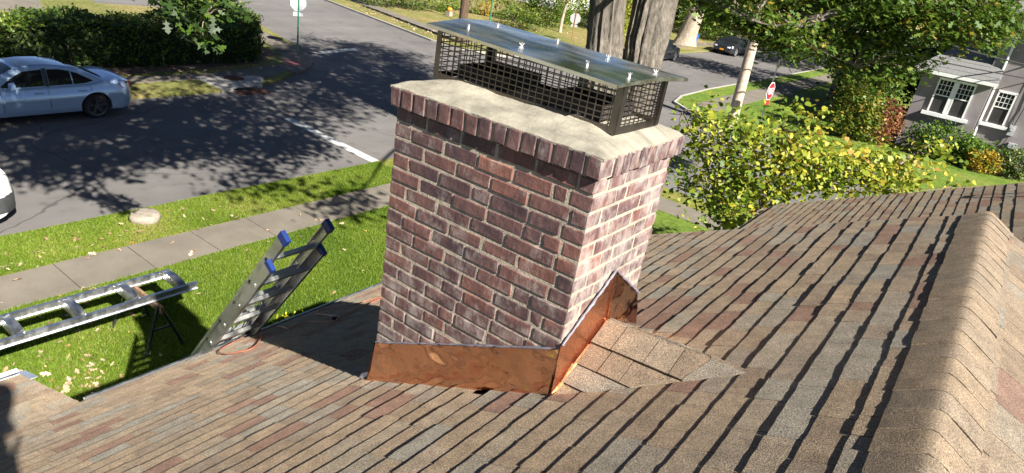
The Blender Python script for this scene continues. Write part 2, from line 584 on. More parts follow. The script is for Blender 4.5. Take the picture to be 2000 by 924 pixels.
KITE = np.array([(-0.5, 0), (-0.1, -0.26), (0.5, 0), (-0.1, 0.26)])
LEAF6 = np.array([(-0.5, 0), (-0.28, -0.22), (0.1, -0.27), (0.5, 0), (0.1, 0.27), (-0.28, 0.22)])
HEART = np.array([(-0.42, 0), (-0.5, -0.18), (-0.38, -0.38), (-0.1, -0.42), (0.2, -0.25), (0.5, 0), (0.2, 0.25), (-0.1, 0.42), (-0.38, 0.38), (-0.5, 0.18)])
OAK = np.array([(-0.5, 0), (-0.3, -0.06), (-0.22, -0.26), (-0.12, -0.09), (0.02, -0.12), (0.1, -0.36), (0.2, -0.12), (0.3, -0.2), (0.5, 0),
                (0.3, 0.2), (0.2, 0.12), (0.1, 0.36), (0.02, 0.12), (-0.12, 0.09), (-0.22, 0.26), (-0.3, 0.06)])


def leaves(centers, size, shape, up=0.6, sv=0.25, gen=None):
    """(n,3) centres -> vertex array of n flat leaves facing mostly upwards"""
    g = gen or nr
    n = len(centers)
    nv = g.normal(size=(n, 3))
    nv /= np.linalg.norm(nv, axis=1)[:, None] + 1e-9
    nv[:, 2] = np.abs(nv[:, 2])
    nv = nv + np.array([0.15, -0.05, up])
    nv /= np.linalg.norm(nv, axis=1)[:, None]
    a = g.normal(size=(n, 3))
    u = np.cross(nv, a)
    u /= np.linalg.norm(u, axis=1)[:, None] + 1e-9
    v = np.cross(nv, u)
    s = size * (1 + sv * g.normal(size=n)).clip(0.45, 1.8)
    k = len(shape)
    V = centers[:, None, :] + s[:, None, None] * (shape[None, :, 0:1] * u[:, None, :] + shape[None, :, 1:2] * v[:, None, :])
    droop = (shape[:, 1] ** 2)[None, :, None] * 0.5
    V = V - s[:, None, None] * droop * nv[:, None, :]
    return V.reshape(-1, 3), k


def ell_points(n, c, r, shell=0.55, gen=None, flat_bottom=None):
    g = gen or nr
    d = g.normal(size=(n, 3))
    d /= np.linalg.norm(d, axis=1)[:, None]
    q = shell + (1 - shell) * g.random(n) ** 0.6
    p = d * q[:, None] * np.array(r)
    if flat_bottom is not None:
        p[:, 2] = np.where(p[:, 2] < -flat_bottom * r[2], -flat_bottom * r[2] * g.random(n), p[:, 2])
    return p + np.array(c)


def clump(cl, per, rad, gen=None):
    g = gen or nr
    p = np.repeat(cl, per, axis=0) + g.normal(size=(len(cl) * per, 3)) * np.array(rad)
    return p


def tint_for(p, gen=None, base=0.5, spread=0.22, clump_n=None, per=None):
    g = gen or nr
    n = len(p)
    t = base + spread * g.normal(size=n)
    if per:
        t = t + np.repeat(g.normal(size=n // per) * spread * 0.9, per)
    return t.clip(0, 1)


def limb(p0, p1, r0_, r1_, sag=0.0, seg=6, jit=0.06, r=rng):
    p0, p1 = Vector(p0), Vector(p1)
    L = (p1 - p0).length
    pts, rad = [], []
    for i in range(seg + 1):
        t = i / seg
        q = p0.lerp(p1, t)
        q.z += sag * math.sin(math.pi * t)
        if 0 < i < seg:
            q += Vector((r.uniform(-1, 1), r.uniform(-1, 1), r.uniform(-1, 1))) * jit * L
        pts.append(q)
        rad.append(r0_ + (r1_ - r0_) * t)
    return pts, rad


# projection into the picture, only to pick which repeated pieces show largest
RM = np.array(R_ROWS)
CN = np.array(CAM)


def seen_size(p):
    c = RM @ (np.array(p) - CN)
    if c[2] < 0.3:
        return 0.0
    u, v = 1000 + 1300 * c[0] / c[2], 462 + 1300 * c[1] / c[2]
    if -60 < u < 2060 and -60 < v < 984:
        return 1.0 / c[2] ** 2
    return 0.0


# ------------------------------------------------------------------ ground, roads, lawns, pavements
def slab(name, poly, z0, z1, mat, parent=None):
    o = MB().prism(poly, z0, z1).build(name, mat, parent)
    if parent is None:
        tag(o, kind='structure')
    return o


g = MB().add([(-700, -700, RZ - 0.02), (700, -700, RZ - 0.02), (700, 700, RZ - 0.02), (-700, 700, RZ - 0.02)], [(0, 1, 2, 3)]).build('ground', 'earth')
tag(g, kind='structure')
rd = MB().add([(-170, -150, RZ), (120, -150, RZ), (120, 230, RZ), (-170, 230, RZ)], [(0, 1, 2, 3)]).build('road', 'asphalt')
tag(rd, kind='structure')


def arc(cx, cy, r, a0, a1, n=8):
    return [(cx + r * math.cos(math.radians(a0 + (a1 - a0) * i / n)), cy + r * math.sin(math.radians(a0 + (a1 - a0) * i / n))) for i in range(n + 1)]


def wavy(p, q, n, amp, r=rng):
    out = []
    for i in range(n):
        t = i / n
        out.append((p[0] + (q[0] - p[0]) * t + r.uniform(-amp, amp), p[1] + (q[1] - p[1]) * t + r.uniform(-amp, amp)))
    return out


BOT = RZ - 0.3
# the lot with the house: lawn inside the sidewalk, verge outside it
lawn_in = slab('lawn', [(-9.62, -60), (60, -60), (60, 14.9), (-9.62, 14.9)], BOT, GZ, 'lawn')
verge_poly = wavy((-12.2, -60), (-12.2, 12.4), 90, 0.035) + arc(-7.6, 12.4, 4.6, 180, 90, 10) + wavy((-7.0, 17.0), (60, 17.0), 60, 0.03) + [(60, 16.0), (-10.70, 16.0), (-10.70, -60)]
slab('verge', verge_poly, BOT, GZ - 0.006, 'verge')
# far side of the street, with the hedge
hl = [(-20.3, -60), (-20.3, 10.7), (-20.62, 12.45), (-21.4, 14.0), (-22.85, 16.15), (-23.6, 16.9), (-25.6, 18.2), (-39, 22.2), (-160, 56), (-160, -60)]
slab('lawn_across_street', hl, BOT, GZ, 'dry')
# beyond the crossing, left and right
fl = [(-170, 66), (-60, 37.2), (-41.8, 32.4), (-27.6, 28.9), (-25.3, 28.9), (-23.3, 30.2), (-22.0, 33), (-21.4, 38), (-21.2, 229), (-170, 229)]
slab('corner_lawn', fl, BOT, GZ, 'dry')
fr = [(-13.0, 229), (-13.0, 37.5), (-12.75, 33.0), (-12.2, 30.9), (-10.3, 29.2), (-8.1, 27.7), (-3, 26.2), (60, 24), (120, 24), (120, 229)]
slab('lawn_beyond_crossing', fr, BOT, GZ, 'lawn')

# sidewalk along the street, laid slab by slab
sw = slab('sidewalk', [(-10.70, -60), (-9.62, -60), (-9.62, 16.0), (-10.70, 16.0)], BOT, GZ - 0.05, 'mortar')
y = -3.0
k = 0
while y < 14.8:
    L = 1.21
    dz = rng.uniform(-0.004, 0.006)
    e = rng.uniform(-0.012, 0.012)
    b = MB()
    b.hexa([(-10.69 + e, y + 0.008, GZ - 0.06), (-9.63 + e, y + 0.008, GZ - 0.06), (-9.63 + e, y + L - 0.008, GZ - 0.06), (-10.69 + e, y + L - 0.008, GZ - 0.06),
            (-10.69 + e, y + 0.008, GZ + 0.012 + dz), (-9.63 + e, y + 0.008, GZ + 0.012 - dz), (-9.63 + e, y + L - 0.008, GZ + 0.012), (-10.69 + e, y + L - 0.008, GZ + 0.012)])
    b.build('slab', 'concrete', sw)
    y += L
# sidewalk on the cross street behind the house
slab('cross_sidewalk', [(-10.7, 14.9), (60, 14.9), (60, 16.0), (-10.7, 16.0)], BOT + 0.01, GZ + 0.01, 'concrete')
# sidewalk in front of the hedge with corner ramp
sw2 = slab('far_sidewalk', [(-22.55, -60), (-21.85, -60), (-21.75, 10.4), (-21.5, 13.4), (-22.3, 14.7), (-23.4, 15.4), (-22.55, 12)], GZ - 0.2, GZ + 0.012, 'concrete')
slab('corner_ramp', [(-23.42, 15.4), (-22.32, 14.7), (-21.9, 15.0), (-22.72, 16.28), (-23.5, 17.0), (-25.2, 18.0), (-33, 19.6), (-33, 18.6), (-25.6, 16.9)], GZ - 0.2, GZ + 0.014, 'concrete')
pad = MB()
pad.prism([(-24.0, 15.85), (-23.9, 16.6), (-22.95, 16.1), (-23.0, 15.35)], GZ - 0.05, GZ + 0.022)
for i in range(7):
    for j in range(5):
        cx, cy = -23.9 + 0.13 * i, 15.95 + 0.12 * j - 0.07 * i
        pad.cyl((cx, cy, GZ + 0.018), (cx, cy, GZ + 0.030), 0.025, 0.015, 6)
tag(pad.build('tactile_pad', 'tactile'), 'red tactile paving pad on the corner ramp past the hedge', 'tactile pad')
basin = root('catch_basin', (-21.2, 11.9, GZ), 'concrete catch basin slab with a rusty round cover at the far kerb', 'catch basin')
MB().prism([(-22.1, 10.7), (-20.25, 10.75), (-20.55, 12.5), (-21.5, 13.2), (-21.75, 12.95)], BOT + 0.02, GZ + 0.022).build('slab', 'kerb', basin)
cov = MB().cyl((-21.55, 12.0, GZ), (-21.55, 12.0, GZ + 0.035), 0.36, None, 28)
for i in range(-3, 4):
    w = math.sqrt(max(0.01, 0.32 ** 2 - (i * 0.09) ** 2))
    cov.box((-21.55 + i * 0.09, 12.0, GZ + 0.038), (0.03, 2 * w, 0.01))
cov.build('cover', 'rust', basin)
MB().box((-20.36, 11.62, RZ + 0.055), (0.06, 1.1, 0.07)).build('inlet', 'black', basin)
gr = MB()
for i in range(12):
    gr.box((-20.02 + 0.02 * i / 12, 11.2 + 0.1 * i, RZ + 0.012), (0.55, 0.045, 0.02))
for i in range(3):
    gr.box((-20.26 + 0.24 * i, 11.75, RZ + 0.010), (0.04, 1.16, 0.018))
gr.build('grate', 'rust', basin)

# kerbs of pale concrete round the far right corner
kb = MB()
kp = [(-13.0, 120), (-13.0, 37.5), (-12.75, 33.0), (-12.2, 30.9), (-10.3, 29.2), (-8.1, 27.7), (-3, 26.2), (30, 25)]
for a, b in zip(kp[:-1], kp[1:]):
    kb.bar((a[0], a[1], GZ - 0.06), (b[0], b[1], GZ - 0.06), 0.14, 0.15)
tag(kb.build('kerb', 'kerb'), kind='structure')
kb = MB()
kp = [(-22.0, 33), (-23.3, 30.2), (-25.3, 28.9), (-27.6, 28.9), (-41.8, 32.4), (-60, 37.2)]
for a, b in zip(kp[:-1], kp[1:]):
    kb.bar((a[0], a[1], GZ - 0.06), (b[0], b[1], GZ - 0.06), 0.14, 0.15)
tag(kb.build('corner_kerb', 'kerb'), kind='structure')
# sidewalks beyond the crossing
slab('house_sidewalk', [(-11.6, 200), (-11.6, 36), (-11.4, 31.5), (-10.1, 31.5), (-10.1, 200)], GZ - 0.1, GZ + 0.012, 'concrete')
slab('house_path', [(-10.1, 44.5), (-10.1, 43.2), (-4.0, 42.2), (-4.0, 43.4)], GZ - 0.1, GZ + 0.014, 'concrete')
slab('corner_path', [(-60, 42), (-44, 35.4), (-29.3, 31.3), (-26.5, 31.2), (-26.5, 32.4), (-29.1, 32.5), (-43.7, 36.6), (-60, 43.4)], GZ - 0.1, GZ + 0.012, 'concrete')
slab('far_walk', [(-24.2, 200), (-24.2, 36), (-23.0, 36), (-23.0, 200)], GZ - 0.1, GZ + 0.013, 'concrete')
slab('driveway', [(-33.0, 8.0), (-34.3, 10.7), (-47, 14.6), (-47, 12.9), (-37.8, 10.1), (-38.5, 4), (-33.5, 4)], GZ - 0.1, GZ + 0.014, 'concrete')
slab('side_street', [(-37.4, 14.2), (-36.2, 19.6), (-62, 27.5), (-62, 17)], GZ - 0.1, GZ + 0.012, 'asphalt')
# patch of rust stained asphalt and painted bars
pm = MB().add([(-16.9, 10.80, RZ + 0.004), (-12.35, 10.50, RZ + 0.004), (-12.35, 10.81, RZ + 0.004), (-16.9, 11.12, RZ + 0.004)], [(0, 1, 2, 3)])
tag(pm.build('stop_line', 'paint'), kind='structure')
pm = MB().add([(-25.75, 18.75, RZ + 0.004), (-25.3, 18.75, RZ + 0.004), (-26.0, 22.0, RZ + 0.004), (-26.45, 22.0, RZ + 0.004)], [(0, 1, 2, 3)])
tag(pm.build('cross_street_stop_line', 'paint'), kind='structure')
# mulch bed under the hedge
slab('hedge_bed', [(-26.2, -20), (-23.0, -20), (-23.0, 10), (-23.7, 14.4), (-25.2, 16.3), (-34, 18.6), (-34, 17)], GZ - 0.1, GZ + 0.01, 'mulch')


# grass blades and fallen leaves on the near lawn
def blades(n, x0, x1, y0, y1, name, h=0.05):
    p = np.c_[nr.uniform(x0, x1, n), nr.uniform(y0, y1, n), np.full(n, GZ - 0.005)]
    a = nr.uniform(0, 2 * math.pi, n)
    w = 0.007 * nr.uniform(0.6, 1.5, n)
    hh = h * nr.uniform(0.5, 1.35, n)
    lean = nr.normal(size=(n, 2)) * 0.45
    d = np.c_[np.cos(a), np.sin(a), np.zeros(n)] * w[:, None]
    tip = p + np.c_[lean * hh[:, None], hh]
    V = np.stack([p - d, p + d, tip], 1).reshape(-1, 3)
    pat = np.sin(p[:, 0] * 2.1 + 1.3 * np.sin(p[:, 1] * 1.7)) * 0.12 + np.sin(p[:, 1] * 3.3 + p[:, 0]) * 0.08
    worn = np.sin(p[:, 0] * 0.9 + 2.1 * np.sin(p[:, 1] * 0.55)) * np.sin(p[:, 1] * 1.15 + 0.7)
    return flat_mesh(name, V, 3, (0.45 + pat + 0.22 * worn + 0.2 * nr.normal(size=n)).clip(0, 1), 'grassblade', None, 'stuff')


o = blades(230000, -9.6, -4.3, -0.3, 8.6, 'grass', 0.05)
tag(o, 'short green grass of the front lawn below the eave', 'grass')
o = blades(80000, -12.15, -10.72, 0.5, 10.5, 'verge_grass', 0.042)
tag(o, 'thin grass of the verge between street and sidewalk', 'grass')
cs = [np.c_[nr.uniform(-9.5, -5.5, 55), nr.uniform(0.0, 7.5, 55)],
      np.c_[-7.15 + 0.5 * nr.normal(size=90), 0.75 + 0.3 * nr.normal(size=90)],
      np.c_[-9.3 + 0.2 * nr.normal(size=30), 1.0 + 1.1 * nr.random(30)],
      np.c_[-11.2 + 0.35 * nr.normal(size=70), 1.0 + 4.5 * nr.random(70) ** 1.6],
      np.c_[nr.uniform(-10.7, -9.6, 14), nr.uniform(0.5, 7, 14)]]
c2 = np.concatenate(cs)
V, kk = leaves(np.c_[c2, np.full(len(c2), GZ + 0.045)], 0.082, OAK, 1.6, 0.4)
tag(flat_mesh('fallen_leaves', V, kk, nr.random(len(c2)), 'fallen', None, 'stuff'), 'dry tan leaves scattered over the front lawn and verge', 'fallen leaves')
c2 = np.concatenate([np.c_[nr.uniform(-30, -21.5, 260), nr.uniform(32, 70, 260)], np.c_[nr.uniform(-40, -27, 300), 29.6 + nr.uniform(0, 1.6, 300) + (-27 - 0)*0],
                     np.c_[nr.uniform(-23.4, -22.6, 60), nr.uniform(6, 15, 60)]])
c2[260:560, 1] = 29.2 + (-27.6 - c2[260:560, 0]) * 0.245 + nr.uniform(0, 2.0, 300)
V, kk = leaves(np.c_[c2, np.full(len(c2), GZ + 0.04)], 0.14, LEAF6, 1.6, 0.3)
tag(flat_mesh('street_leaves', V, kk, nr.random(len(c2)), 'fallen', None, 'stuff'), 'dry tan leaves lying on the lawns across the crossing', 'fallen leaves')

# ------------------------------------------------------------------ the house under the camera
PITCH = 0.503
COSP = 1 / math.sqrt(1 + PITCH ** 2)
NX, NZ = -PITCH * COSP, COSP          # roof normal on the chimney side


def zroof(x):
    return -0.868 + PITCH * x


house = root('house', (1.2, -1.0, GZ), 'house with brown shingle roof that the brick chimney stands on', 'house')
RIDGE_X = 1.205


def y_end(x):
    return 2.99 - 0.165 * x


wall = MB().box((1.25, -4.0, (GZ - 2.62) / 2 - 0.1), (7.7, 13.4, -2.62 - GZ + 0.2))
gy = y_end(0) - 0.35
wall.add([(-2.6, -5.0, -2.75), (5.1, -5.0, -2.75), (1.25, -5.0, -0.42), (-2.6, gy, -2.75), (5.1, gy, -2.75), (1.25, gy, -0.42)],
         [(0, 1, 2), (5, 4, 3), (0, 3, 4, 1), (1, 4, 5, 2), (2, 5, 3, 0)])
wall.box((3.2, 5.6, -4.05), (7.9, 5.4, 2.75))
wall.box((-3.3, -5.2, -4.2), (0.9, 8.7, 2.4))
wall.build('wall', 'siding', house)


def gen_shingles(P, s_list, yr, expo, thick, seed, wlo=0.11, whi=0.29, jag=0.006):
    """P(s, y, h): point on the roof plane; s = distance up the slope; yr(s) -> (y0, y1). Returns list of (centre, verts, faces, tint)"""
    r = random.Random(seed)
    out = []
    for ci, s0 in enumerate(s_list):
        ya, yb = yr(s0)
        y = ya
        ph = r.uniform(0, 6)
        while y < yb - 0.02:
            w = r.uniform(wlo, whi)
            if y + w > yb - 0.06:
                w = yb - y
            n = 5
            h0 = thick * r.choice((0.85, 0.9, 1.0, 1.05, 1.15, 1.35, 1.6))
            ds = r.uniform(-jag, jag) * 0.3
            lo_t, lo_b, up = [], [], []
            for i in range(n + 1):
                yy = y + 0.0018 + (w - 0.0036) * i / n
                wave = 0.0010 * math.sin(yy * 3.1 + ph)
                sj = s0 + ds + wave + r.uniform(-jag, jag) * 0.45
                hj = h0 * r.uniform(0.88, 1.14)
                lo_t.append(P(sj, yy, hj + 0.004))
                lo_b.append(P(sj + 0.001, yy, -0.003))
                up.append(P(s0 + expo + 0.03, yy, 0.002))
            vs_ = lo_b + lo_t + up
            m = n + 1
            fs = []
            for i in range(n):
                fs.append((i, i + 1, m + i + 1, m + i))
                fs.append((m + i, m + i + 1, 2 * m + i + 1, 2 * m + i))
            fs.append((0, m, 2 * m))
            fs.append((m - 1, 3 * m - 1, 2 * m - 1))
            t = r.random()
            t = 0.86 + 0.14 * r.random() if r.random() < 0.13 else min(0.82, t * 0.82)
            out.append((P(s0 + expo / 2, y + w / 2, 0.01), vs_, fs, t))
            y += w
    return out


EX = 0.112
sl0 = math.hypot(-3.03, PITCH * 3.03)


def P_main(s, y, h):                 # s measured from x = 0, negative downhill
    x = s * COSP
    return (x + NX * h, y, zroof(x) + NZ * h)


def P_back(s, y, h):                 # slope beyond the ridge, s grows uphill to the ridge
    x = 2 * RIDGE_X - s * COSP
    return (x - NX * h, y, zroof(s * COSP) + NZ * h)


WING_DZ = -0.93


def P_wing(s, y, h):
    x = s * COSP
    return (x + NX * h, y, zroof(x) + WING_DZ + NZ * h)


PP = 0.35
CP2 = 1 / math.sqrt(1 + PP ** 2)
Z_IN = zroof(-2.93)


def P_porch(s, y, h):
    x = -2.93 + s * CP2
    return (x - PP * CP2 * h, y, Z_IN + PP * (x + 2.93) + CP2 * h)


s_top = 1.085 / COSP
lists = {}
CH = (-1.0, -0.03, 0.04, 0.60)      # chimney foot, no shingles inside
main = gen_shingles(P_main, [s_top - EX * (i + 0.55) for i in range(0, 41)], lambda s: (-5.2 + rng.uniform(0, 0.2), y_end(s * COSP)), EX, 0.0050, 3)
main = [q for q in main if not (CH[0] < q[0][0] < CH[1] and CH[2] < q[0][1] < CH[3])]
eave_x = -3.02
main = [q for q in main if q[0][0] > eave_x - 0.01]
back = gen_shingles(P_back, [s_top - EX * (i + 0.3) for i in range(0, 28)], lambda s: (-5.2 + rng.uniform(0, 0.2), y_end(1.3)), EX, 0.0050, 4)
porch = gen_shingles(P_porch, [-EX * i - 0.12 for i in range(0, 10)], lambda s: (-5.2, -0.66), EX, 0.005, 5)
wing = gen_shingles(P_wing, [-1.24 / COSP + EX * i for i in range(0, 42)], lambda s: (2.9, 8.72 - 0.165 * s * COSP), EX, 0.0050, 6)

# decks that carry the shingles
dk = MB()
E0 = y_end(-3.05)
dk.hexa([(-3.04, -5.3, zroof(-3.04) - 0.10), (RIDGE_X, -5.3, zroof(RIDGE_X) - 0.10), (RIDGE_X, y_end(RIDGE_X) - 0.01, zroof(RIDGE_X) - 0.10), (-3.04, E0 - 0.01, zroof(-3.04) - 0.10),
         (-3.04, -5.3, zroof(-3.04) - 0.004), (RIDGE_X, -5.3, zroof(RIDGE_X) - 0.035), (RIDGE_X, y_end(RIDGE_X) - 0.01, zroof(RIDGE_X) - 0.035), (-3.04, E0 - 0.01, zroof(-3.04) - 0.004)])
zb = zroof(RIDGE_X) - PITCH * 4.3
dk.hexa([(RIDGE_X, -5.3, zroof(RIDGE_X) - 0.10), (RIDGE_X + 4.3, -5.3, zb - 0.10), (RIDGE_X + 4.3, y_end(1.3) - 0.01, zb - 0.10), (RIDGE_X, y_end(1.3) - 0.01, zroof(RIDGE_X) - 0.10),
         (RIDGE_X, -5.3, zroof(RIDGE_X) - 0.035), (RIDGE_X + 4.3, -5.3, zb - 0.004), (RIDGE_X + 4.3, y_end(1.3) - 0.01, zb - 0.004), (RIDGE_X, y_end(1.3) - 0.01, zroof(RIDGE_X) - 0.035)])
main_roof = dk.build('roof', 'shingle', house)
dk = MB()
xw = 3.2
dk.hexa([(-1.26, 2.85, zroof(-1.26) + WING_DZ - 0.1), (xw, 2.85, zroof(xw) + WING_DZ - 0.1), (xw, 8.70 - 0.165 * xw, zroof(xw) + WING_DZ - 0.1), (-1.26, 8.9, zroof(-1.26) + WING_DZ - 0.1),
         (-1.26, 2.85, zroof(-1.26) + WING_DZ - 0.004), (xw, 2.85, zroof(xw) + WING_DZ - 0.004), (xw, 8.70 - 0.165 * xw, zroof(xw) + WING_DZ - 0.004), (-1.26, 8.9, zroof(-1.26) + WING_DZ - 0.004)])
dk.hexa([(xw, 2.85, zroof(xw) + WING_DZ - 0.1), (7.6, 2.85, zroof(-1.2) + WING_DZ - 0.1), (7.6, 8.1, zroof(-1.2) + WING_DZ - 0.1), (xw, 8.1, zroof(xw) + WING_DZ - 0.1),
         (xw, 2.85, zroof(xw) + WING_DZ - 0.004), (7.6, 2.85, zroof(-1.2) + WING_DZ - 0.004), (7.6, 8.1, zroof(-1.2) + WING_DZ - 0.004), (xw, 8.1, zroof(xw) + WING_DZ - 0.004)])
wing_roof = dk.build('wing_roof', 'shingle', house)
dk = MB()
xa, xb = -2.93, -4.05
zp = Z_IN + PP * (xb - xa)
dk.hexa([(xb, -5.3, zp - 0.09), (xa, -5.3, Z_IN - 0.09), (xa, -0.655, Z_IN - 0.09), (xb, -0.655, zp - 0.09), (xb, -5.3, zp - 0.004), (xa, -5.3, Z_IN - 0.004), (xa, -0.655, Z_IN - 0.004), (xb, -0.655, zp - 0.004)])
porch_roof = dk.build('porch_roof', 'shingle', house)

allsh = [(seen_size(q[0]), q, par) for lst, par in ((main, main_roof), (back, main_roof), (porch, porch_roof), (wing, wing_roof)) for q in lst]
allsh.sort(key=lambda a: -a[0])
rest = {}
for i, (s, q, par) in enumerate(allsh):
    if i < 300:
        MB().add(q[1], q[2], q[3]).build('shingle', 'shingle', par, fix=False)
    else:
        rest.setdefault(par.name, (par, MB()))[1].add(q[1], q[2], q[3])
for par, b in rest.values():
    b.build('shingle_field', 'shingle', par, fix=False)['kind'] = 'stuff'

# ridge cap: bent shingles lapped along the ridge
cap_r = MB().box((RIDGE_X, -1.2, zroof(RIDGE_X) - 0.055), (0.06, 8.0, 0.04)).build('ridge_cap', 'shingle', house)
y = -5.1
ri = random.Random(12)
while y < y_end(RIDGE_X) - 0.04:
    L = 0.132
    b = MB()
    rows = []
    prof = [(-0.125, 0), (-0.085, 0), (-0.045, 0), (-0.022, 0), (-0.008, 0), (0.006, 0), (0.02, 0), (0.045, 0), (0.085, 0), (0.128, 0)]
    jx = ri.uniform(-0.003, 0.003)

    def cz(dx):
        a = abs(dx)
        e = 0.016
        return zroof(RIDGE_X) + 0.0305 - math.sqrt(a * a + e * e) * 0.62
    y1 = min(y + L + 0.03, y_end(RIDGE_X) - 0.005)
    for yy, lift in ((y, 0.0016 + ri.uniform(0, 0.0010)), (y + 0.05, 0.0010), (y1, -0.0012)):
        rows.append([(RIDGE_X + dx + jx + ri.uniform(-0.002, 0.002), yy + ri.uniform(-0.003, 0.003), cz(dx) + lift) for dx, _ in prof])
    low = [(p[0], p[1] + 0.002, p[2] - 0.014) for p in rows[0]]
    b.grid([low] + rows)
    for side in (0, -1):
        edge = [r_[side] for r_ in rows]
        b.grid([edge, [(e_[0], e_[1], e_[2] - 0.016) for e_ in edge]])
    b.t = [0.02 + 0.30 * ri.random()] * len(b.f)
    so = auto_smooth(b.build('cap_shingle', 'shingle', cap_r, fix=False), 40)
    y += L

# gutter, fascia and drip edge along the eave
gt = MB()
ez = zroof(-3.03)
prof = [(-3.02, -0.015), (-3.02, -0.09), (-3.085, -0.09), (-3.095, -0.03), (-3.089, -0.024), (-3.083, -0.03), (-3.078, -0.080), (-3.032, -0.080), (-3.032, -0.02)]
ya, yb = -0.60, y_end(-3.05) - 0.02
n = len(prof)
gt.add([(x, ya, ez + z) for x, z in prof] + [(x, yb, ez + z) for x, z in prof],
       [tuple(range(n)), tuple(range(2 * n - 1, n - 1, -1))] + [(i, (i + 1) % n, n + (i + 1) % n, n + i) for i in range(n)])
gt.build('gutter', 'gutter', house)
MB().box((-3.0, 1.3, ez - 0.13), (0.04, 4.0, 0.17)).build('fascia', 'trim', house)
dr = MB().bar((-3.048, ya, ez + 0.003), (-3.048, yb, ez + 0.003), 0.014, 0.005)
dr.bar((-4.06, -5.2, zp + 0.006), (-4.06, -0.64, zp + 0.006), 0.016, 0.006)
dr.bar((-4.06, -0.648, zp + 0.008), (-3.80, -0.648, zp + 0.008 + PP * 0.26), 0.05, 0.006)
dr.build('drip_edge', 'alu_bright', house)
pg = MB().box((-4.10, -2.95, zp - 0.05), (0.09, 4.6, 0.09))
pg.build('porch_gutter', 'trim', house)
wf = MB().bar((-1.30, 2.95, zroof(-1.26) + WING_DZ - 0.05), (-1.30, 8.88, zroof(-1.26) + WING_DZ - 0.05), 0.03, 0.05)
wf.build('wing_drip_edge', 'cladding', house)
wd = MB()
wd.tube([(1.62, 7.75, zroof(1.62) + WING_DZ + 0.02), (1.66, 7.8, zroof(1.66) + WING_DZ + 0.14), (1.85, 7.6, zroof(1.85) + WING_DZ + 0.20), (2.2, 7.3, zroof(2.2) + WING_DZ + 0.10)], 0.012, 6)
wd.build('vent_cable', 'cream_wire', house)

# ------------------------------------------------------------------ the chimney
W, D, H = 1.0106, 0.6344, 0.068
chim = root('chimney', (-W / 2, D / 2, -1.4), 'old dark red brick chimney with cement crown and copper flashing', 'chimney')
J = 0.0135
core = MB().box((-W / 2, D / 2, -0.79), (W - 0.006, D - 0.006, 1.716))
core.build('mortar', 'mortar', chim)


def chamfer_box(b, c, s, ch, tint, r, jit=0.0012):
    x, y, z = s[0] / 2, s[1] / 2, s[2] / 2
    vs_, idx = [], {}
    for sx in (-1, 1):
        for sy in (-1, 1):
            for sz in (-1, 1):
                for a in range(3):
                    p = [sx * x, sy * y, sz * z]
                    for q in range(3):
                        if q != a:
                            p[q] -= (sx, sy, sz)[q] * ch * r.uniform(0.6, 1.5)
                    idx[(sx, sy, sz, a)] = len(vs_)
                    vs_.append((c[0] + p[0] + r.uniform(-jit, jit), c[1] + p[1] + r.uniform(-jit, jit), c[2] + p[2] + r.uniform(-jit, jit)))
    fs = []
    for a in range(3):
        o1, o2 = (a + 1) % 3, (a + 2) % 3
        for sg in (-1, 1):
            q = []
            for s1, s2 in ((-1, -1), (1, -1), (1, 1), (-1, 1)):
                t = [0, 0, 0]
                t[a], t[o1], t[o2] = sg, s1, s2
                q.append(idx[(*t, a)])
            fs.append(tuple(q) if sg > 0 else tuple(reversed(q)))
    for a in range(3):                                     # edges along axis a
        o1, o2 = (a + 1) % 3, (a + 2) % 3
        for s1 in (-1, 1):
            for s2 in (-1, 1):
                def k(sa, ax):
                    t = [0, 0, 0]
                    t[a], t[o1], t[o2] = sa, s1, s2
                    return idx[(*t, ax)]
                q = [k(-1, o1), k(1, o1), k(1, o2), k(-1, o2)]
                fs.append(tuple(q) if s1 * s2 > 0 else tuple(reversed(q)))
    for sx in (-1, 1):
        for sy in (-1, 1):
            for sz in (-1, 1):
                q = [idx[(sx, sy, sz, a)] for a in range(3)]
                fs.append(tuple(q) if sx * sy * sz > 0 else tuple(reversed(q)))
    b.add(vs_, fs, tint)


rb = random.Random(21)
seen_bricks, hid = [], MB()
BL, BD = 0.176, 0.095
NC = 24


def lay(course, axis, u0, u1, start, fixed, outward, seen):
    """one course on one face. axis 'x' or 'y' is the running direction"""
    z = 0.068 - course * H + (-H + J) / 2 - J / 2 + 0.0
    u = u0 + start
    first = True
    segs = []
    a = u0
    while True:
        bnd = u if first else a + (BL + J if rb.random() > 0.14 else (0.5 * (BL + J) if rb.random() < 0.75 else 0.68 * (BL + J)))
        first = False
        bnd += rb.uniform(-0.006, 0.006)
        if bnd > u1 - 0.05:
            segs.append((a, u1 + J))
            break
        segs.append((a, bnd))
        a = bnd
    for a, b_ in segs:
        L = b_ - a - J
        cu = a + L / 2
        prd = rb.uniform(-0.0015, 0.0035)
        t = max(0, min(1, rb.gauss(0.40, 0.20)))
        dz = rb.uniform(-0.0018, 0.0018)
        if axis == 'x':
            c = (cu, fixed - outward * (BD / 2 - prd), z + dz)
            s = (L, BD, H - J)
        else:
            c = (fixed - outward * (BD / 2 - prd), cu, z + dz)
            s = (BD, L, H - J)
        # skip bricks wholly below the roof
        if z < zroof(c[0]) - 0.05 and axis == 'x':
            continue
        if axis == 'y' and z < zroof(fixed) - 0.05:
            continue
        if seen:
            mb = MB()
            chamfer_box(mb, c, s, 0.0032, t, rb)
            seen_bricks.append(mb)
        else:
            chamfer_box(hid, c, s, 0.003, t, rb)


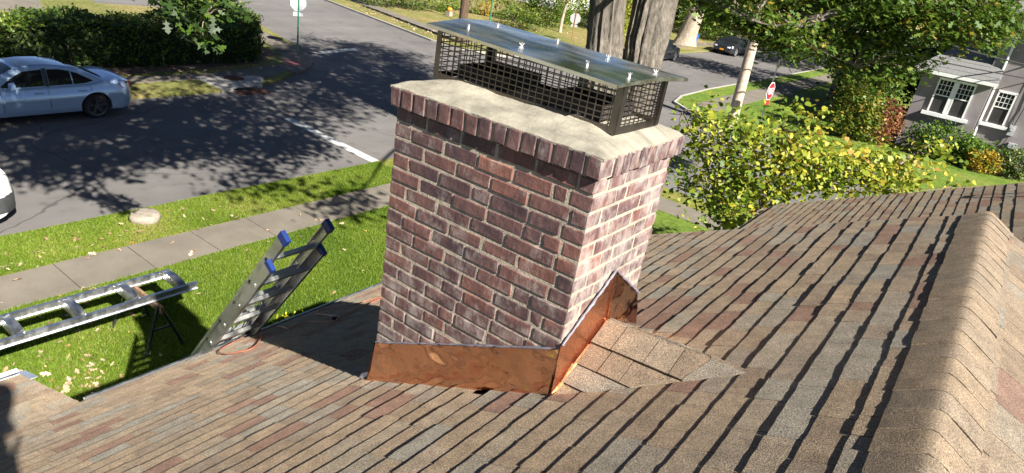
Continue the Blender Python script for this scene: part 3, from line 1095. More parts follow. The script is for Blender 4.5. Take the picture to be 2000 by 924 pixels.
for kcrs in range(NC):
    odd = kcrs % 2
    off = 0.004 if kcrs > 4 else 0.0
    half = (BL + J) * 0.5 + J * 0.25
    # front and back faces run the full width on even courses, sides butt between them on odd ones
    if odd == 0:
        lay(kcrs, 'x', -W - off, 0.0, BL + J, 0.0, -1, True)
        lay(kcrs, 'x', -W - off, 0.0, BL + J, D, 1, False)
        lay(kcrs, 'y', BD + J, D - BD - J, BL * 0.75, 0.0, 1, True)
        lay(kcrs, 'y', BD + J, D - BD - J, BL * 0.75, -W - off, -1, False)
    else:
        lay(kcrs, 'x', -W - off + BD + J, -BD - J, (BL + J) * 0.98, 0.0, -1, True)
        lay(kcrs, 'x', -W - off + BD + J, -BD - J, BL + J, D, 1, False)
        lay(kcrs, 'y', 0.0, D, BL + J, 0.0, 1, True)
        lay(kcrs, 'y', 0.0, D, BL + J, -W - off, -1, False)
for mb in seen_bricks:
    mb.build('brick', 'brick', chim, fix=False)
hid.build('rear_brickwork', 'brick', chim, fix=False)['kind'] = 'stuff'

# row of upright bricks under the crown
OV = 0.027
x0, x1, y0, y1 = -W - OV, OV, -OV, D + OV
mcore = MB().box(((x0 + x1) / 2, (y0 + y1) / 2, 0.110), (x1 - x0 - 0.018, y1 - y0 - 0.018, 0.076))
mcore.build('corbel_mortar', 'mortar', chim)
PZ0, PZ1 = 0.0705, 0.151


def upright(axis, u0, u1, n, fixed, outward):
    p = (u1 - u0) / n
    for i in range(n):
        w = p - 0.0135 + rb.uniform(-0.003, 0.003)
        cu = u0 + p * (i + 0.5)
        prd = rb.uniform(-0.002, 0.003)
        c = (cu, fixed - outward * (0.045 - prd), (PZ0 + PZ1) / 2 + rb.uniform(-0.002, 0.002))
        s = (w, 0.09, PZ1 - PZ0)
        if axis == 'y':
            c = (c[1], c[0], c[2])
            s = (s[1], s[0], s[2])
        mb = MB()
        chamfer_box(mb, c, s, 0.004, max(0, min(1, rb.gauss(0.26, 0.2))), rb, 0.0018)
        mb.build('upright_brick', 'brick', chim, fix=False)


upright('x', x0, x1, 15, y0, -1)
upright('y', y0 + 0.09, y1, 9, x1, 1)
upright('x', x0, x1 - 0.09, 14, y1, 1)
upright('y', y0 + 0.09, y1 - 0.09, 8, x0, -1)

# cement crown, trowelled up towards the cage
cr = random.Random(5)
nx, ny = 96, 64
ph = [cr.uniform(0, 6) for _ in range(8)]


def crown_z(x, y):
    d = min(x - x0, x1 - x, y - y0, y1 - y)
    t = max(0, min(1, d / 0.20))
    z = 0.150 + 0.064 * (t ** 0.8) * (1.25 - 0.25 * t)
    z += (0.0030 * math.sin(x * 14 + ph[0] + 2 * math.sin(y * 9)) + 0.0018 * math.sin(y * 23 + x * 17 + ph[1])) * min(1, d / 0.06)
    z += 0.0018 * math.sin(x * 47 + ph[2]) * math.sin(y * 39 + ph[3])
    return z


P = []
for i in range(nx + 1):
    row = []
    for j in range(ny + 1):
        u, v = i / nx, j / ny
        x = x0 + 0.003 + (x1 - x0 - 0.006) * u
        y = y0 + 0.003 + (y1 - y0 - 0.006) * v
        edge = i in (0, nx) or j in (0, ny)
        z = crown_z(min(max(x, x0), x1), min(max(y, y0), y1)) + cr.uniform(-0.0009, 0.0009)
        if edge:
            x += cr.uniform(-0.002, 0.002) * (1 if i == nx else -1 if i == 0 else 0)
            y += cr.uniform(-0.002, 0.002) * (1 if j == ny else -1 if j == 0 else 0)
        row.append((x, y, z))
    P.append(row)
cb = MB().grid(P)
per = [P[i][0] for i in range(nx + 1)] + [P[nx][j] for j in range(1, ny + 1)] + [P[i][ny] for i in range(nx - 1, -1, -1)] + [P[0][j] for j in range(ny - 1, 0, -1)]
per.append(per[0])
cb.grid([per, [(p[0], p[1], 0.144) for p in per]])
auto_smooth(cb.build('crown', 'crown', chim), 60)

# copper: side apron, upslope pieces and their bead of sealant
cw = random.Random(8)


def front_sheet(t, v):
    x = -1.036 + 1.046 * t
    zb_ = -1.374 - 0.016 + (-0.851 + 1.374) * t
    zt = -1.147 + (-0.650 + 1.147) * t
    xt = -1.012 + 1.012 * t
    xx = x + (xt - x) * v
    wob = 0.0030 * math.sin(t * 9 + 1) * math.sin(v * 3 + 0.5) + 0.0020 * math.sin(t * 21 + v * 4) + 0.0008 * math.sin(t * 47 + v * 9)
    return (xx, -0.0075 - 0.022 * (1 - v) + wob * (0.3 + v * (1 - v) * 4), zb_ + (zt - zb_) * v)


fs_ = MB().grid([[front_sheet(i / 60, j / 10) for j in range(11)] for i in range(61)])
apron = auto_smooth(fs_.build('flashing', 'copper', chim), 50)
apron['label'] = 'copper sheet along the long side'
tabp = MB()
tl = front_sheet(0, 0)
tabp.add([(tl[0], tl[1], tl[2] - 0.0), (tl[0] - 0.085, tl[1] + 0.03, tl[2] - 0.035), (tl[0] - 0.10, tl[1] + 0.06, tl[2] - 0.03), (tl[0] - 0.005, tl[1] + 0.10, tl[2] + 0.03), front_sheet(0, 1)],
         [(0, 1, 2, 3), (0, 3, 4)])
tabp.grid([[(-W - 0.012, -0.008 + (D + 0.016) * t, zroof(-W) + 0.005 + 0.22 * v) for v in (0, 1)] for t in (0, 0.33, 0.66, 1)])
tabp.build('flashing_tab', 'copper', chim)


def bead(pts, rad, name='sealant'):
    q, rr = [], []
    for (a, b_) in zip(pts[:-1], pts[1:]):
        n = max(2, int((Vector(b_) - Vector(a)).length / 0.018))
        for i in range(n):
            p = Vector(a).lerp(Vector(b_), i / n)
            q.append(p + Vector((cw.uniform(-1, 1), cw.uniform(-1, 1), cw.uniform(-1, 1))) * 0.0018)
            rr.append(rad * cw.uniform(0.65, 1.35))
    q.append(Vector(pts[-1]))
    rr.append(rad)
    auto_smooth(MB().tube(q, rr, 6).build(name, 'sealant', chim), 80)


bead([Vector(front_sheet(t, 1)) + Vector((0, 0.004, 0.004)) for t in (0, 0.25, 0.5, 0.75, 1)], 0.0058)
CA, CB, CT, CDk = Vector((0.0, -0.035, -0.862)), Vector((0.0, 0.335, -0.640)), Vector((0.62, 0.275, zroof(0.62) + 0.006)), Vector((0.0, 0.70, -0.862))


def side_piece(p0, p1, q0, q1, n=16, m=6, name='flashing', mat='copper'):
    """copper strip on the +x face between lower edge p0-p1 and upper edge q0-q1"""
    rows = []
    for i in range(n + 1):
        t = i / n
        lo, hi = Vector(p0).lerp(Vector(p1), t), Vector(q0).lerp(Vector(q1), t)
        row = []
        for j in range(m + 1):
            v = j / m
            p = lo.lerp(hi, v)
            p.x = 0.007 + 0.012 * (1 - v) + 0.0015 * math.sin(t * 11 + v * 5)
            row.append(tuple(p))
        rows.append(row)
    return auto_smooth(MB().grid(rows).build(name, mat, chim), 50)


side_piece((0, -0.034, -0.852), (0, 0.335, -0.632), (0, -0.010, -0.632), (0, 0.330, -0.402), mat='copper_satin')['label'] = 'sunlit copper piece rising to the peak'
side_piece((0, 0.335, -0.632), (0, 0.705, -0.80), (0, 0.330, -0.402), (0, 0.648, -0.622))['label'] = 'copper piece falling away from the peak'
sm = MB().tube([(0.022, 0.335, -0.63), (0.012, 0.331, -0.405)], 0.004, 6)
sm.build('seam', 'copper', chim)
MB().bar((0.012, -0.036, -0.85), (0.006, -0.012, -0.635), 0.006, 0.012).build('seam', 'copper', chim)
leg = MB()
leg.add([tuple(CA + Vector((0.012, 0, 0.012))), tuple(CA + Vector((0.035, 0.03, 0.035))), tuple(CB + Vector((0.045, 0.0, 0.010))), tuple(CB + Vector((0.012, 0, 0.008)))], [(0, 1, 2, 3)])
leg.build('flashing_leg', 'copper_satin', chim)
bead([(0.012, -0.012, -0.625), (0.012, 0.33, -0.394), (0.012, 0.65, -0.614)], 0.0065)

# cricket behind the chimney, shingled with big pieces
ck = MB().add([tuple(CA), tuple(CB), tuple(CT), tuple(CDk)], [(0, 1, 2), (1, 3, 2)])
cricket = ck.build('cricket', 'shingle', chim)
rc = random.Random(31)


def tri_pieces(A, B, T, rows, flip, name='shingle'):
    e1 = (T - B).normalized()
    nrm = (T - B).cross(A - B).normalized()
    if nrm.z < 0:
        nrm = -nrm
    e2 = nrm.cross(e1)
    if (A - B).dot(e2) < 0:
        e2 = -e2
    h = (A - B).dot(e2)
    L = (T - B).dot(e1)
    aoff = (A - B).dot(e1)
    d = 0.0
    ri_ = 0
    while d < h - 0.02:
        d1 = min(d + rows[ri_ % len(rows)], h)
        s0_ = aoff * (d / h) + 0.034
        s1_ = L + (aoff - L) * (d / h) * 0.92 + 0.02
        s = s0_
        while s < s1_ - 0.03:
            w = rc.uniform(0.10, 0.20)
            if s + w > s1_ - 0.05:
                w = s1_ - s
            b = MB()
            hh = 0.024 - 0.006 * ri_ + rc.uniform(0, 0.004)
            g2 = 0.002

            def Q(ss, dd, k):
                if aoff * 0 + ss > L + (aoff - L) * (dd / h) + 0.03:
                    ss = L + (aoff - L) * (dd / h) + 0.03
                return tuple(B + e1 * ss + e2 * dd + nrm * k)
            b.hexa([Q(s + g2, d, -0.004), Q(s + w - g2, d, -0.004), Q(s + w - g2, d1 + rc.uniform(-.004, .004), -0.004), Q(s + g2, d1 + rc.uniform(-.004, .004), -0.004),
                    Q(s + g2, d, hh - 0.006), Q(s + w - g2, d, hh - 0.006), Q(s + w - g2, d1, hh), Q(s + g2, d1, hh + rc.uniform(0, .002))])
            b.t = [rc.choice((0.05, 0.15, 0.45, 0.5, 0.62, 0.7))] * len(b.f)
            b.build(name, 'shingle', cricket)
            s += w
        d = d1
        ri_ += 1


tri_pieces(CA, CB, CT, (0.135, 0.115, 0.10, 0.1), False)
tri_pieces(CDk, CB, CT, (0.135, 0.115, 0.10, 0.1), True)

# ------------------------------------------------------------------ steel cage and lid on the crown
cage = root('spark_arrestor', (-0.5, 0.33, 0.21), 'stainless steel mesh cage with flat shiny lid on the chimney crown', 'chimney cap')
fl_, fr_, br_, bl_ = (-0.955, 0.150), (-0.058, 0.168), (-0.052, 0.520), (-0.950, 0.520)
ZB, ZT = 0.196, 0.392


def panel(a, b, nv, nh, th=0.0022, bw=0.0042):
    m = MB()
    a, b = Vector((*a, 0)), Vector((*b, 0))
    dv = (b - a)
    side = Vector((-dv.y, dv.x, 0)).normalized()
    for i in range(nv + 1):
        p = a.lerp(b, i / nv)
        m.bar((p.x, p.y, ZB), (p.x, p.y, ZT + 0.02 * 0), bw, th, up=side)
    for j in range(nh + 1):
        z = ZB + 0.022 + (ZT - ZB - 0.024) * j / nh
        m.bar((a.x + side.x * 0.0012, a.y + side.y * 0.0012, z), (b.x + side.x * 0.0012, b.y + side.y * 0.0012, z), th, bw)
    m.bar((a.x, a.y, ZB + 0.010), (b.x, b.y, ZB + 0.010), 0.004, 0.028)
    m.build('mesh_panel', 'cage', cage)


panel(fl_, fr_, 27, 8)
panel(fr_, br_, 10, 8)
panel(br_, bl_, 27, 8)
panel(bl_, fl_, 10, 8)
for (px, py), sx, sy in ((fl_, 1, 1), (fr_, -1, 1), (br_, -1, -1), (bl_, 1, -1)):
    m = MB()
    m.box((px + sx * 0.012, py - sy * 0.004, (ZB + ZT) / 2), (0.026, 0.004, ZT - ZB))
    m.box((px - sx * 0.004, py + sy * 0.012, (ZB + ZT) / 2), (0.004, 0.026, ZT - ZB))
    m.build('corner_post', 'cage', cage)
lidc = [(-1.014, 0.132, 0.412), (-0.043, 0.079, 0.388), (-0.012, 0.632, 0.388), (-1.101, 0.662, 0.412)]
P = []
nl, ml = 40, 24
for i in range(nl + 1):
    row = []
    for j in range(ml + 1):
        u, v = i / nl, j / ml
        p = (Vector(lidc[0]) * (1 - u) + Vector(lidc[1]) * u) * (1 - v) + (Vector(lidc[3]) * (1 - u) + Vector(lidc[2]) * u) * v
        p.z += 0.014 * (1 - abs(2 * v - 1)) + (0.0042 * math.sin(u * 8 + 1) * math.sin(v * 5) + 0.0018 * math.sin(u * 19 + v * 7)) * min(1, 16 * u * (1 - u) * v * (1 - v) * 3)
        row.append(tuple(p))
    P.append(row)
lb = MB().grid(P)
per = [P[i][0] for i in range(nl + 1)] + [P[nl][j] for j in range(1, ml + 1)] + [P[i][ml] for i in range(nl - 1, -1, -1)] + [P[0][j] for j in range(ml - 1, 0, -1)]
per.append(per[0])
lb.grid([per, [(p[0], p[1], p[2] - 0.013) for p in per], [(p[0] * 0.985 - 0.0075, p[1] * 0.97 + 0.011, p[2] - 0.015) for p in per]])
lid = auto_smooth(lb.build('lid', 'steel', cage), 40)


def lid_pt(u, v):
    p = P[int(round(u * nl))][int(round(v * ml))]
    return Vector(p)


for (u, v) in ((0.14, 0.24), (0.14, 0.72), (0.45, 0.25), (0.45, 0.78), (0.70, 0.78), (0.775, 0.27), (0.92, 0.76), (0.955, 0.30)):
    p = lid_pt(u, v)
    m = MB().cyl(p - Vector((0, 0, 0.002)), p + Vector((0, 0, 0.016)), 0.0018, None, 8)
    m.cyl(p, p + Vector((0, 0, 0.006)), 0.006, 0.005, 8)
    a = rb.uniform(0, 3)
    for sg in (-1, 1):
        dd = Vector((math.cos(a), math.sin(a), 0)) * sg
        m.bar(p + dd * 0.004 + Vector((0, 0, 0.005)), p + dd * 0.010 + Vector((0, 0, 0.014)), 0.0036, 0.002)
    m.build('wing_nut', 'bolt', lid)
for cx in (-0.74, -0.28):
    m = MB()
    for sx, sy, lx, ly in ((-1, 0, 0.018, 0.26), (1, 0, 0.018, 0.26), (0, -1, 0.26, 0.018), (0, 1, 0.26, 0.018)):
        m.box((cx + sx * 0.122, 0.335 + sy * 0.122, 0.232), (lx, ly, 0.075))
    m.box((cx, 0.335, 0.20), (0.24, 0.24, 0.03))
    f_ = m.build('flue', 'flue', cage)


# ------------------------------------------------------------------ ladder against the eave
lad = root('extension_ladder', (-5.05, 0.42, GZ), 'aluminium extension ladder with blue end caps leaning on the eave', 'ladder')
LD = Vector((1.0, 0, 1.33)).normalized()
LN = Vector((-LD.z, 0, LD.x))               # away from the house, upwards
base_pt = Vector((-3.06, 0, -2.42))


def lpt(t, y_, off=0.0):
    p = base_pt + LD * t + LN * off
    return Vector((p.x, y_, p.z))


def crail(ya_, t0, t1, off, sgn, name):
    """C-shaped side rail"""
    m = MB()
    m.bar(lpt(t0, ya_, off), lpt(t1, ya_, off), 0.004, 0.066, up=tuple(LN))
    for k in (-1, 1):
        m.bar(lpt(t0, ya_ + sgn * 0.014, off + k * 0.031), lpt(t1, ya_ + sgn * 0.014, off + k * 0.031), 0.028, 0.006, up=tuple(LN))
    return m.build(name, 'alu', lad)


YL, YR = 0.205, 0.625
T_FOOT = -(base_pt.z - GZ) / LD.z
for ya_, sg in ((YL, 1), (YR, -1)):
    r_ = crail(ya_, T_FOOT + 0.02, 1.40, 0.0, sg, 'base_rail')
    c = MB().bar(lpt(1.385, ya_ + sg * 0.012, 0), lpt(1.422, ya_ + sg * 0.012, 0), 0.030, 0.080, up=tuple(LN))
    c.build('end_cap', 'blue', r_)
    ft = MB().bar(lpt(T_FOOT - 0.02, ya_ + sg * 0.012, 0), lpt(T_FOOT + 0.06, ya_ + sg * 0.012, 0), 0.05, 0.10, up=tuple(LN))
    ft.build('foot', 'black', r_)
for ya_, sg in ((YL + 0.032, 1), (YR - 0.032, -1)):
    r_ = crail(ya_, -1.75, 1.63, 0.060, sg, 'fly_rail')
    c = MB().bar(lpt(1.605, ya_ + sg * 0.012, 0.060), lpt(1.665, ya_ + sg * 0.012, 0.060), 0.032, 0.082, up=tuple(LN))
    auto_smooth(c.build('end_cap', 'blue', r_))
t = T_FOOT + 0.30
while t < 1.30:
    m = MB().bar(lpt(t, YL - 0.004, 0), lpt(t, YR + 0.004, 0), 0.030, 0.030, up=tuple(LD))
    for yy in (YL, YR):
        m.tube([lpt(t, yy - 0.006, 0), lpt(t, yy + 0.006, 0)], 0.024, 12)
    m.build('rung', 'alu', lad)
    t += 0.305
t = -1.68
while t < 1.60:
    m = MB().bar(lpt(t, YL + 0.03, 0.060), lpt(t, YR - 0.03, 0.060), 0.030, 0.030, up=tuple(LD))
    m.build('rung', 'alu', lad)
    t += 0.305
rope = MB()
rp = [lpt(0.62, 0.42, 0.045), lpt(0.45, 0.45, 0.05), lpt(0.2, 0.40, 0.03), lpt(-0.1, 0.37, 0.05), lpt(-0.5, 0.39, 0.03), lpt(-1.2, 0.38, 0.04), lpt(-2.4, 0.38, 0.05)]
rope.tube(rp, 0.005, 6)
rope.tube([p + Vector((0.01, 0.09, 0.0)) for p in rp], 0.005, 6)
rope.build('rope', 'wire', lad)
MB().bar(lpt(0.58, 0.40, 0.05), lpt(0.66, 0.40, 0.05), 0.03, 0.05, up=tuple(LN)).build('pulley', 'alu', lad)

# ------------------------------------------------------------------ aluminium stage on sawhorses
stage = root('aluminium_stage', (-7.75, 0.6, -4.62), 'silver aluminium walk-board frame lying across two sawhorses', 'scaffold plank')
ZS = -4.62


def stage_rail(x, y1_, name='rail'):
    m = MB()
    m.box((x, (y1_ - 3.0) / 2, ZS), (0.010, y1_ + 3.0, 0.105))
    for k in (-1, 1):
        m.box((x, (y1_ - 3.0) / 2, ZS + k * 0.052), (0.055, y1_ + 3.0, 0.010))
    m.build(name, 'alu_bright', stage)


stage_rail(-8.06, 2.50)
stage_rail(-7.50, 2.62)
for yc in (-2.45, -1.75, -1.05, -0.36, 0.34, 1.04, 1.74, 2.40):
    m = MB()
    prof = []
    for i in range(11):
        a = math.pi * i / 10
        prof.append((-7.78 - 0.275 * math.cos(a), ZS + 0.03 + 0.085 * math.sin(a) ** 0.7))
    for w0, w1, dz0, dz1 in ((-0.055, 0.055, 0.0, 0.0),):
        top = [[(x, yc + w, z - 0.0) for x, z in prof] for w in (-0.055, -0.02, 0.02, 0.055)]
        top[1] = [(p[0], p[1], p[2] - 0.022) for p in top[1]]
        top[2] = [(p[0], p[1], p[2] - 0.022) for p in top[2]]
        m.grid(top)
        m.grid([top[0], [(p[0], p[1], ZS - 0.02) for p in top[0]]])
        m.grid([top[3], [(p[0], p[1], ZS - 0.02) for p in top[3]]])
    m.box((-8.02, yc, ZS), (0.07, 0.12, 0.085))
    m.box((-7.54, yc, ZS), (0.07, 0.12, 0.085))
    m.build('cross_brace', 'alu', stage)


def sawhorse(yc, label):
    s_ = root('sawhorse', (-7.78, yc, GZ), label, 'sawhorse', 'sawhorses under the stage')
    zt = ZS - 0.062
    m = MB().box((-7.78, yc, zt - 0.05), (1.0, 0.045, 0.10))
    m.build('top_board', 'wood', s_)
    for sx in (-0.40, 0.40):
        for sy in (-1, 1):
            m = MB().bar((-7.78 + sx, yc + sy * 0.02, zt - 0.03), (-7.78 + sx * 1.25, yc + sy * 0.27, GZ + 0.0), 0.032, 0.032)
            m.box((-7.78 + sx * 1.25, yc + sy * 0.27, GZ + 0.012), (0.06, 0.06, 0.02))
            m.build('leg', 'black', s_)
        MB().bar((-7.78 + sx * 1.14, yc - 0.155, GZ + 0.36), (-7.78 + sx * 1.14, yc + 0.155, GZ + 0.36), 0.025, 0.025).build('spreader', 'black', s_)
        MB().box((-7.78 + sx, yc, zt - 0.045), (0.07, 0.075, 0.085)).build('bracket', 'black', s_)


sawhorse(1.98, 'wood topped sawhorse with black legs in the chimney shadow')
sawhorse(-0.15, 'wood topped sawhorse with black legs beside the porch roof corner')

# stone at the kerb
rs_ = random.Random(3)
m = MB()
prof = [(0.25, 0.0), (0.28, 0.05), (0.28, 0.125), (0.25, 0.165), (0.12, 0.178), (0.0, 0.18)]
rows = []
NS = 22
jr = [1 + 0.05 * math.sin(3 * a * 2 * math.pi / NS + 1) + 0.035 * math.sin(7 * a * 2 * math.pi / NS) for a in range(NS)]
for r_, z_ in prof:
    rows.append([(-11.58 + r_ * 0.95 * jr[a % NS] * math.cos(2 * math.pi * a / NS), 3.84 + r_ * jr[a % NS] * math.sin(2 * math.pi * a / NS), GZ + z_ + rs_.uniform(-.004, .004)) for a in range(NS + 1)])
for r in rows:
    r[-1] = r[0]
m.grid(rows)
o = auto_smooth(m.build('stone', 'stone'), 45)
tag(o, 'low round pale stone block on the grass verge by the street', 'stone')

# orange extension cord on the roof
cpts = [(-2.40, 1.60), (-2.45, 1.415), (-2.44, 1.175), (-2.39, 0.94), (-2.351, 0.88), (-2.50, 0.86), (-2.657, 0.861), (-2.69, 0.79), (-2.674, 0.708), (-2.80, 0.74), (-2.918, 0.766), (-2.93, 0.70), (-2.90, 0.62), (-2.674, 0.453), (-2.535, 0.287), (-2.60, 0.21), (-2.68, 0.177), (-2.80, 0.20), (-2.877, 0.263), (-2.93, 0.38), (-2.985, 0.50), (-3.09, 0.55)]
loop2 = [(-2.42, 1.55), (-2.55, 1.40), (-2.62, 1.29), (-2.80, 1.22), (-2.858, 1.172), (-2.83, 1.08), (-2.737, 1.049), (-2.60, 1.02), (-2.42, 0.96)]


def smooth_path(p, n=6):
    out = []
    for i in range(len(p) - 1):
        a, b, c, d = p[max(i - 1, 0)], p[i], p[i + 1], p[min(i + 2, len(p) - 1)]
        for k in range(n):
            t = k / n
            out.append(tuple(0.5 * ((2 * b[j]) + (-a[j] + c[j]) * t + (2 * a[j] - 5 * b[j] + 4 * c[j] - d[j]) * t * t + (-a[j] + 3 * b[j] - 3 * c[j] + d[j]) * t ** 3) for j in range(len(b))))
    out.append(p[-1])
    return out


cord = root('extension_lead', (-2.6, 0.9, zroof(-2.6)), 'thin orange extension cord looping over the shingles to the ladder', 'cord')
m = MB()
for path in (cpts, loop2):
    q = smooth_path(path)
    m.tube([(a, b, zroof(max(a, -3.05)) + 0.024 - (0.12 if a < -3.06 else 0)) for a, b in q], 0.0042, 6)
m.build('cable', 'cord', cord)
MB().bar((-2.42, 0.93, zroof(-2.42) + 0.028), (-2.47, 0.97, zroof(-2.47) + 0.028), 0.035, 0.03).build('plug', 'black', cord)

# yellow flowering shrub beside the wall
fc = ell_points(90, (-4.75, 2.3, -4.15), (0.36, 0.45, 0.42), 0.75)
V, kk = leaves(np.repeat(fc, 4, axis=0) + 0.05 * nr.normal(size=(360, 3)), 0.05, LEAF6, 0.5)
fb = root('flowering_shrub', (-4.75, 2.3, GZ), 'shrub with bright yellow blossom just beyond the eave by the ladder', 'shrub')
flat_mesh('blossom', V, kk, nr.random(360), 'flower', fb)
fc = ell_points(1500, (-4.75, 2.3, -4.55), (0.40, 0.48, 0.75), 0.3)
V, kk = leaves(fc, 0.08, LEAF6, 0.3)
flat_mesh('foliage', V, kk, nr.random(1500), 'bright_shrub', fb)
MB().tube([(-4.75, 2.3, GZ - 0.05), (-4.72, 2.32, -4.4)], [0.04, 0.02], 6).build('stem', 'twig', fb)


# ------------------------------------------------------------------ cars
def interp(x, xs, ys):
    return float(np.interp(x, xs, ys))


def make_car(name, loc, heading, label, paint, spec, rim, group=None, plate=None):
    """local frame: x forward from the rear bumper, y left, z up from the road"""
    rt = root(name, loc, label, 'car', group)
    ch_, sh_ = math.cos(heading), math.sin(heading)
    sc_ = spec.get('scale', 1.0)
    Lc, Wc, ax = spec['L'], spec['W'] / 2, spec['axles']
    cxm = Lc / 2

    def X(x, y_, z_):
        x, y_, z_ = (x - cxm) * sc_, y_ * sc_, z_ * sc_
        return (loc[0] + ch_ * x - sh_ * y_, loc[1] + sh_ * x + ch_ * y_, loc[2] + z_)
    deck, belt = spec['deck'], spec['belt']
    xs = sorted(set(list(np.linspace(0.0, Lc, 44)) + [0.03, 0.08, Lc - 0.03, Lc - 0.08]))
    rows = []
    for x in xs:
        e = min(x, Lc - x)
        wq = Wc * (1 - 0.30 * max(0, 1 - e / 0.42) ** 2.2)
        zt_ = interp(x, *deck)
        zb_ = 0.20 + 0.16 * max(0, 1 - e / 0.30) ** 1.5
        zt_ = max(zb_ + 0.12, zt_ - 0.10 * max(0, 1 - e / 0.07) ** 2)
        zm = zb_ + (zt_ - zb_) * 0.52
        half = [(0, zb_), (wq * 0.80, zb_), (wq * 0.955, zb_ + 0.03), (wq * 0.985, zb_ + 0.10), (wq * 0.975, zb_ + 0.20), (wq, zm), (wq * 1.0, zm + (zt_ - zm) * 0.42),
                (wq * 0.982, zm + (zt_ - zm) * 0.5), (wq * 0.965, zt_ - 0.06), (wq * 0.93, zt_ - 0.012), (wq * 0.86, zt_), (wq * 0.45, zt_ + 0.018), (0, zt_ + 0.024)]
        full = [X(x, y_, z_) for y_, z_ in half] + [X(x, -y_, z_) for y_, z_ in reversed(half[1:-1])]
        full.append(full[0])
        rows.append(full)
    m = MB()
    nring = len(rows[0]) - 1
    for r_ in rows:
        m.v += r_[:-1]
    for i in range(len(rows) - 1):
        for k_ in range(nring):
            m.f.append((i * nring + k_, i * nring + (k_ + 1) % nring, (i + 1) * nring + (k_ + 1) % nring, (i + 1) * nring + k_))
    m.f.append(tuple(range(nring - 1, -1, -1)))
    m.f.append(tuple((len(rows) - 1) * nring + k_ for k_ in range(nring)))
    body = m.build('body', paint, rt)
    # wheel wells
    wr = spec['wr']
    cut = MB()
    for a in ax:
        cut.tube([X(a, -Wc - 0.2, wr), X(a, -Wc + 0.30, wr)], (wr + 0.055) * sc_, 32)
        cut.tube([X(a, Wc - 0.30, wr), X(a, Wc + 0.2, wr)], (wr + 0.055) * sc_, 32)
    co = cut.build('cutter', 'black', rt)
    md = body.modifiers.new('b', 'BOOLEAN')
    md.operation = 'DIFFERENCE'
    md.object = co
    md.solver = 'EXACT'
    dg = bpy.context.evaluated_depsgraph_get()
    me2 = bpy.data.meshes.new_from_object(body.evaluated_get(dg))
    body.modifiers.clear()
    if len(me2.polygons) > 200:
        body.data = me2
    bpy.data.objects.remove(co)
    auto_smooth(body, 32)
    # dark well linings
    for a in ax:
        for s in (-1, 1):
            MB().cyl(X(a, s * (Wc - 0.31), wr), X(a, s * (Wc - 0.26), wr), (wr + 0.05) * sc_, None, 24).build('wheel_well', 'black', rt)
    # greenhouse
    roof = spec['roof']
    gx = [q for q in np.linspace(roof[0][0], roof[0][-1], 26)]
    wb_, wt_ = Wc * 0.90, Wc * spec.get('tumble', 0.66)

    def gh(x, v):
        """side surface: v 0 at the belt .. 1 at the roof edge"""
        zr = interp(x, *roof) - 0.035
        zb2 = interp(x, *belt)
        v2 = min(1.0, v)
        z_ = zb2 + (zr - zb2) * v2
        f_ = (z_ - 0.9) / (spec['H'] - 0.035 - 0.9)
        y_ = wb_ + (wt_ - wb_) * max(0, min(1, f_))
        return y_, z_
    rows = []
    for x in gx:
        zr = interp(x, *roof)
        half = []
        for v in (0, 0.25, 0.5, 0.75, 1.0):
            half.append(gh(x, v))
        ye, ze = half[-1]
        half += [(ye * 0.96, zr - 0.012), (ye * 0.80, zr + 0.002), (ye * 0.4, zr + 0.014), (0, zr + 0.018)]
        full = [X(x, y_, z_) for y_, z_ in half] + [X(x, -y_, z_) for y_, z_ in reversed(half[:-1])]
        rows.append(full)
    ghm = auto_smooth(MB().grid(rows).build('roof', spec.get('roofmat', paint), rt), 40)
    if spec.get('panel'):
        rows = []
        for x in gx[5:19]:
            zr = interp(x, *roof)
            ye = gh(x, 1.0)[0]
            rows.append([X(x, q_ * ye * 0.80, zr + 0.008 + 0.012 * (1 - q_ * q_)) for q_ in (-1, -0.6, -0.2, 0.2, 0.6, 1)])
        auto_smooth(MB().grid(rows).build('roof_panel', spec['panel'], rt), 40)
    # glazing, set 5 mm proud of the shell
    def side_pane(pts, s, name='side_window', mat='carglass', off=0.006):
        m_ = MB()
        out = []
        for x, z_ in pts:
            zr = interp(x, *roof) - 0.035
            zb2 = interp(x, *belt)
            v = (z_ - zb2) / max(0.01, zr - zb2)
            y_, zz = gh(x, v)
            out.append(X(x, s * (y_ + off), zz))
        c_ = Vector((0, 0, 0))
        for q in out:
            c_ += Vector(q)
        c_ /= len(out)
        out.append(tuple(c_))
        n_ = len(pts)
        m_.add(out, [(i, (i + 1) % n_, n_) for i in range(n_)])
        return auto_smooth(m_.build(name, mat, rt), 30)
    for s in (-1, 1):
        for pts in spec['panes']:
            side_pane(pts, s)
        for (x0_, x1_) in spec.get('pillars', ()):
            zA, zB = 0.94, interp((x0_ + x1_) / 2, *roof) - 0.06
            side_pane([(x0_, zA), (x1_, zA), (x1_ - 0.02, zB), (x0_ - 0.02, zB)], s, 'pillar', 'cladding', 0.008)

    def screen(xa_, za_, xb_, zb_2, wa, wb2, name):
        m_ = MB()
        rows_ = []
        for i in range(7):
            t_ = i / 6
            row = []
            for j in range(9):
                q = -1 + 2 * j / 8
                x = xa_ + (xb_ - xa_) * t_
                y_ = q * (wa + (wb2 - wa) * t_)
                zz = interp(x, *roof) + 0.012 + 0.012 * (1 - q * q) - 0.05 * max(0, abs(q) - 0.7)
                row.append(X(x, y_, zz + 0.008))
            rows_.append(row)
        m_.grid(rows_)
        auto_smooth(m_.build(name, 'carglass', rt), 40)
    screen(*spec['rear'], 'rear_window')
    screen(*spec['front'], 'windscreen')
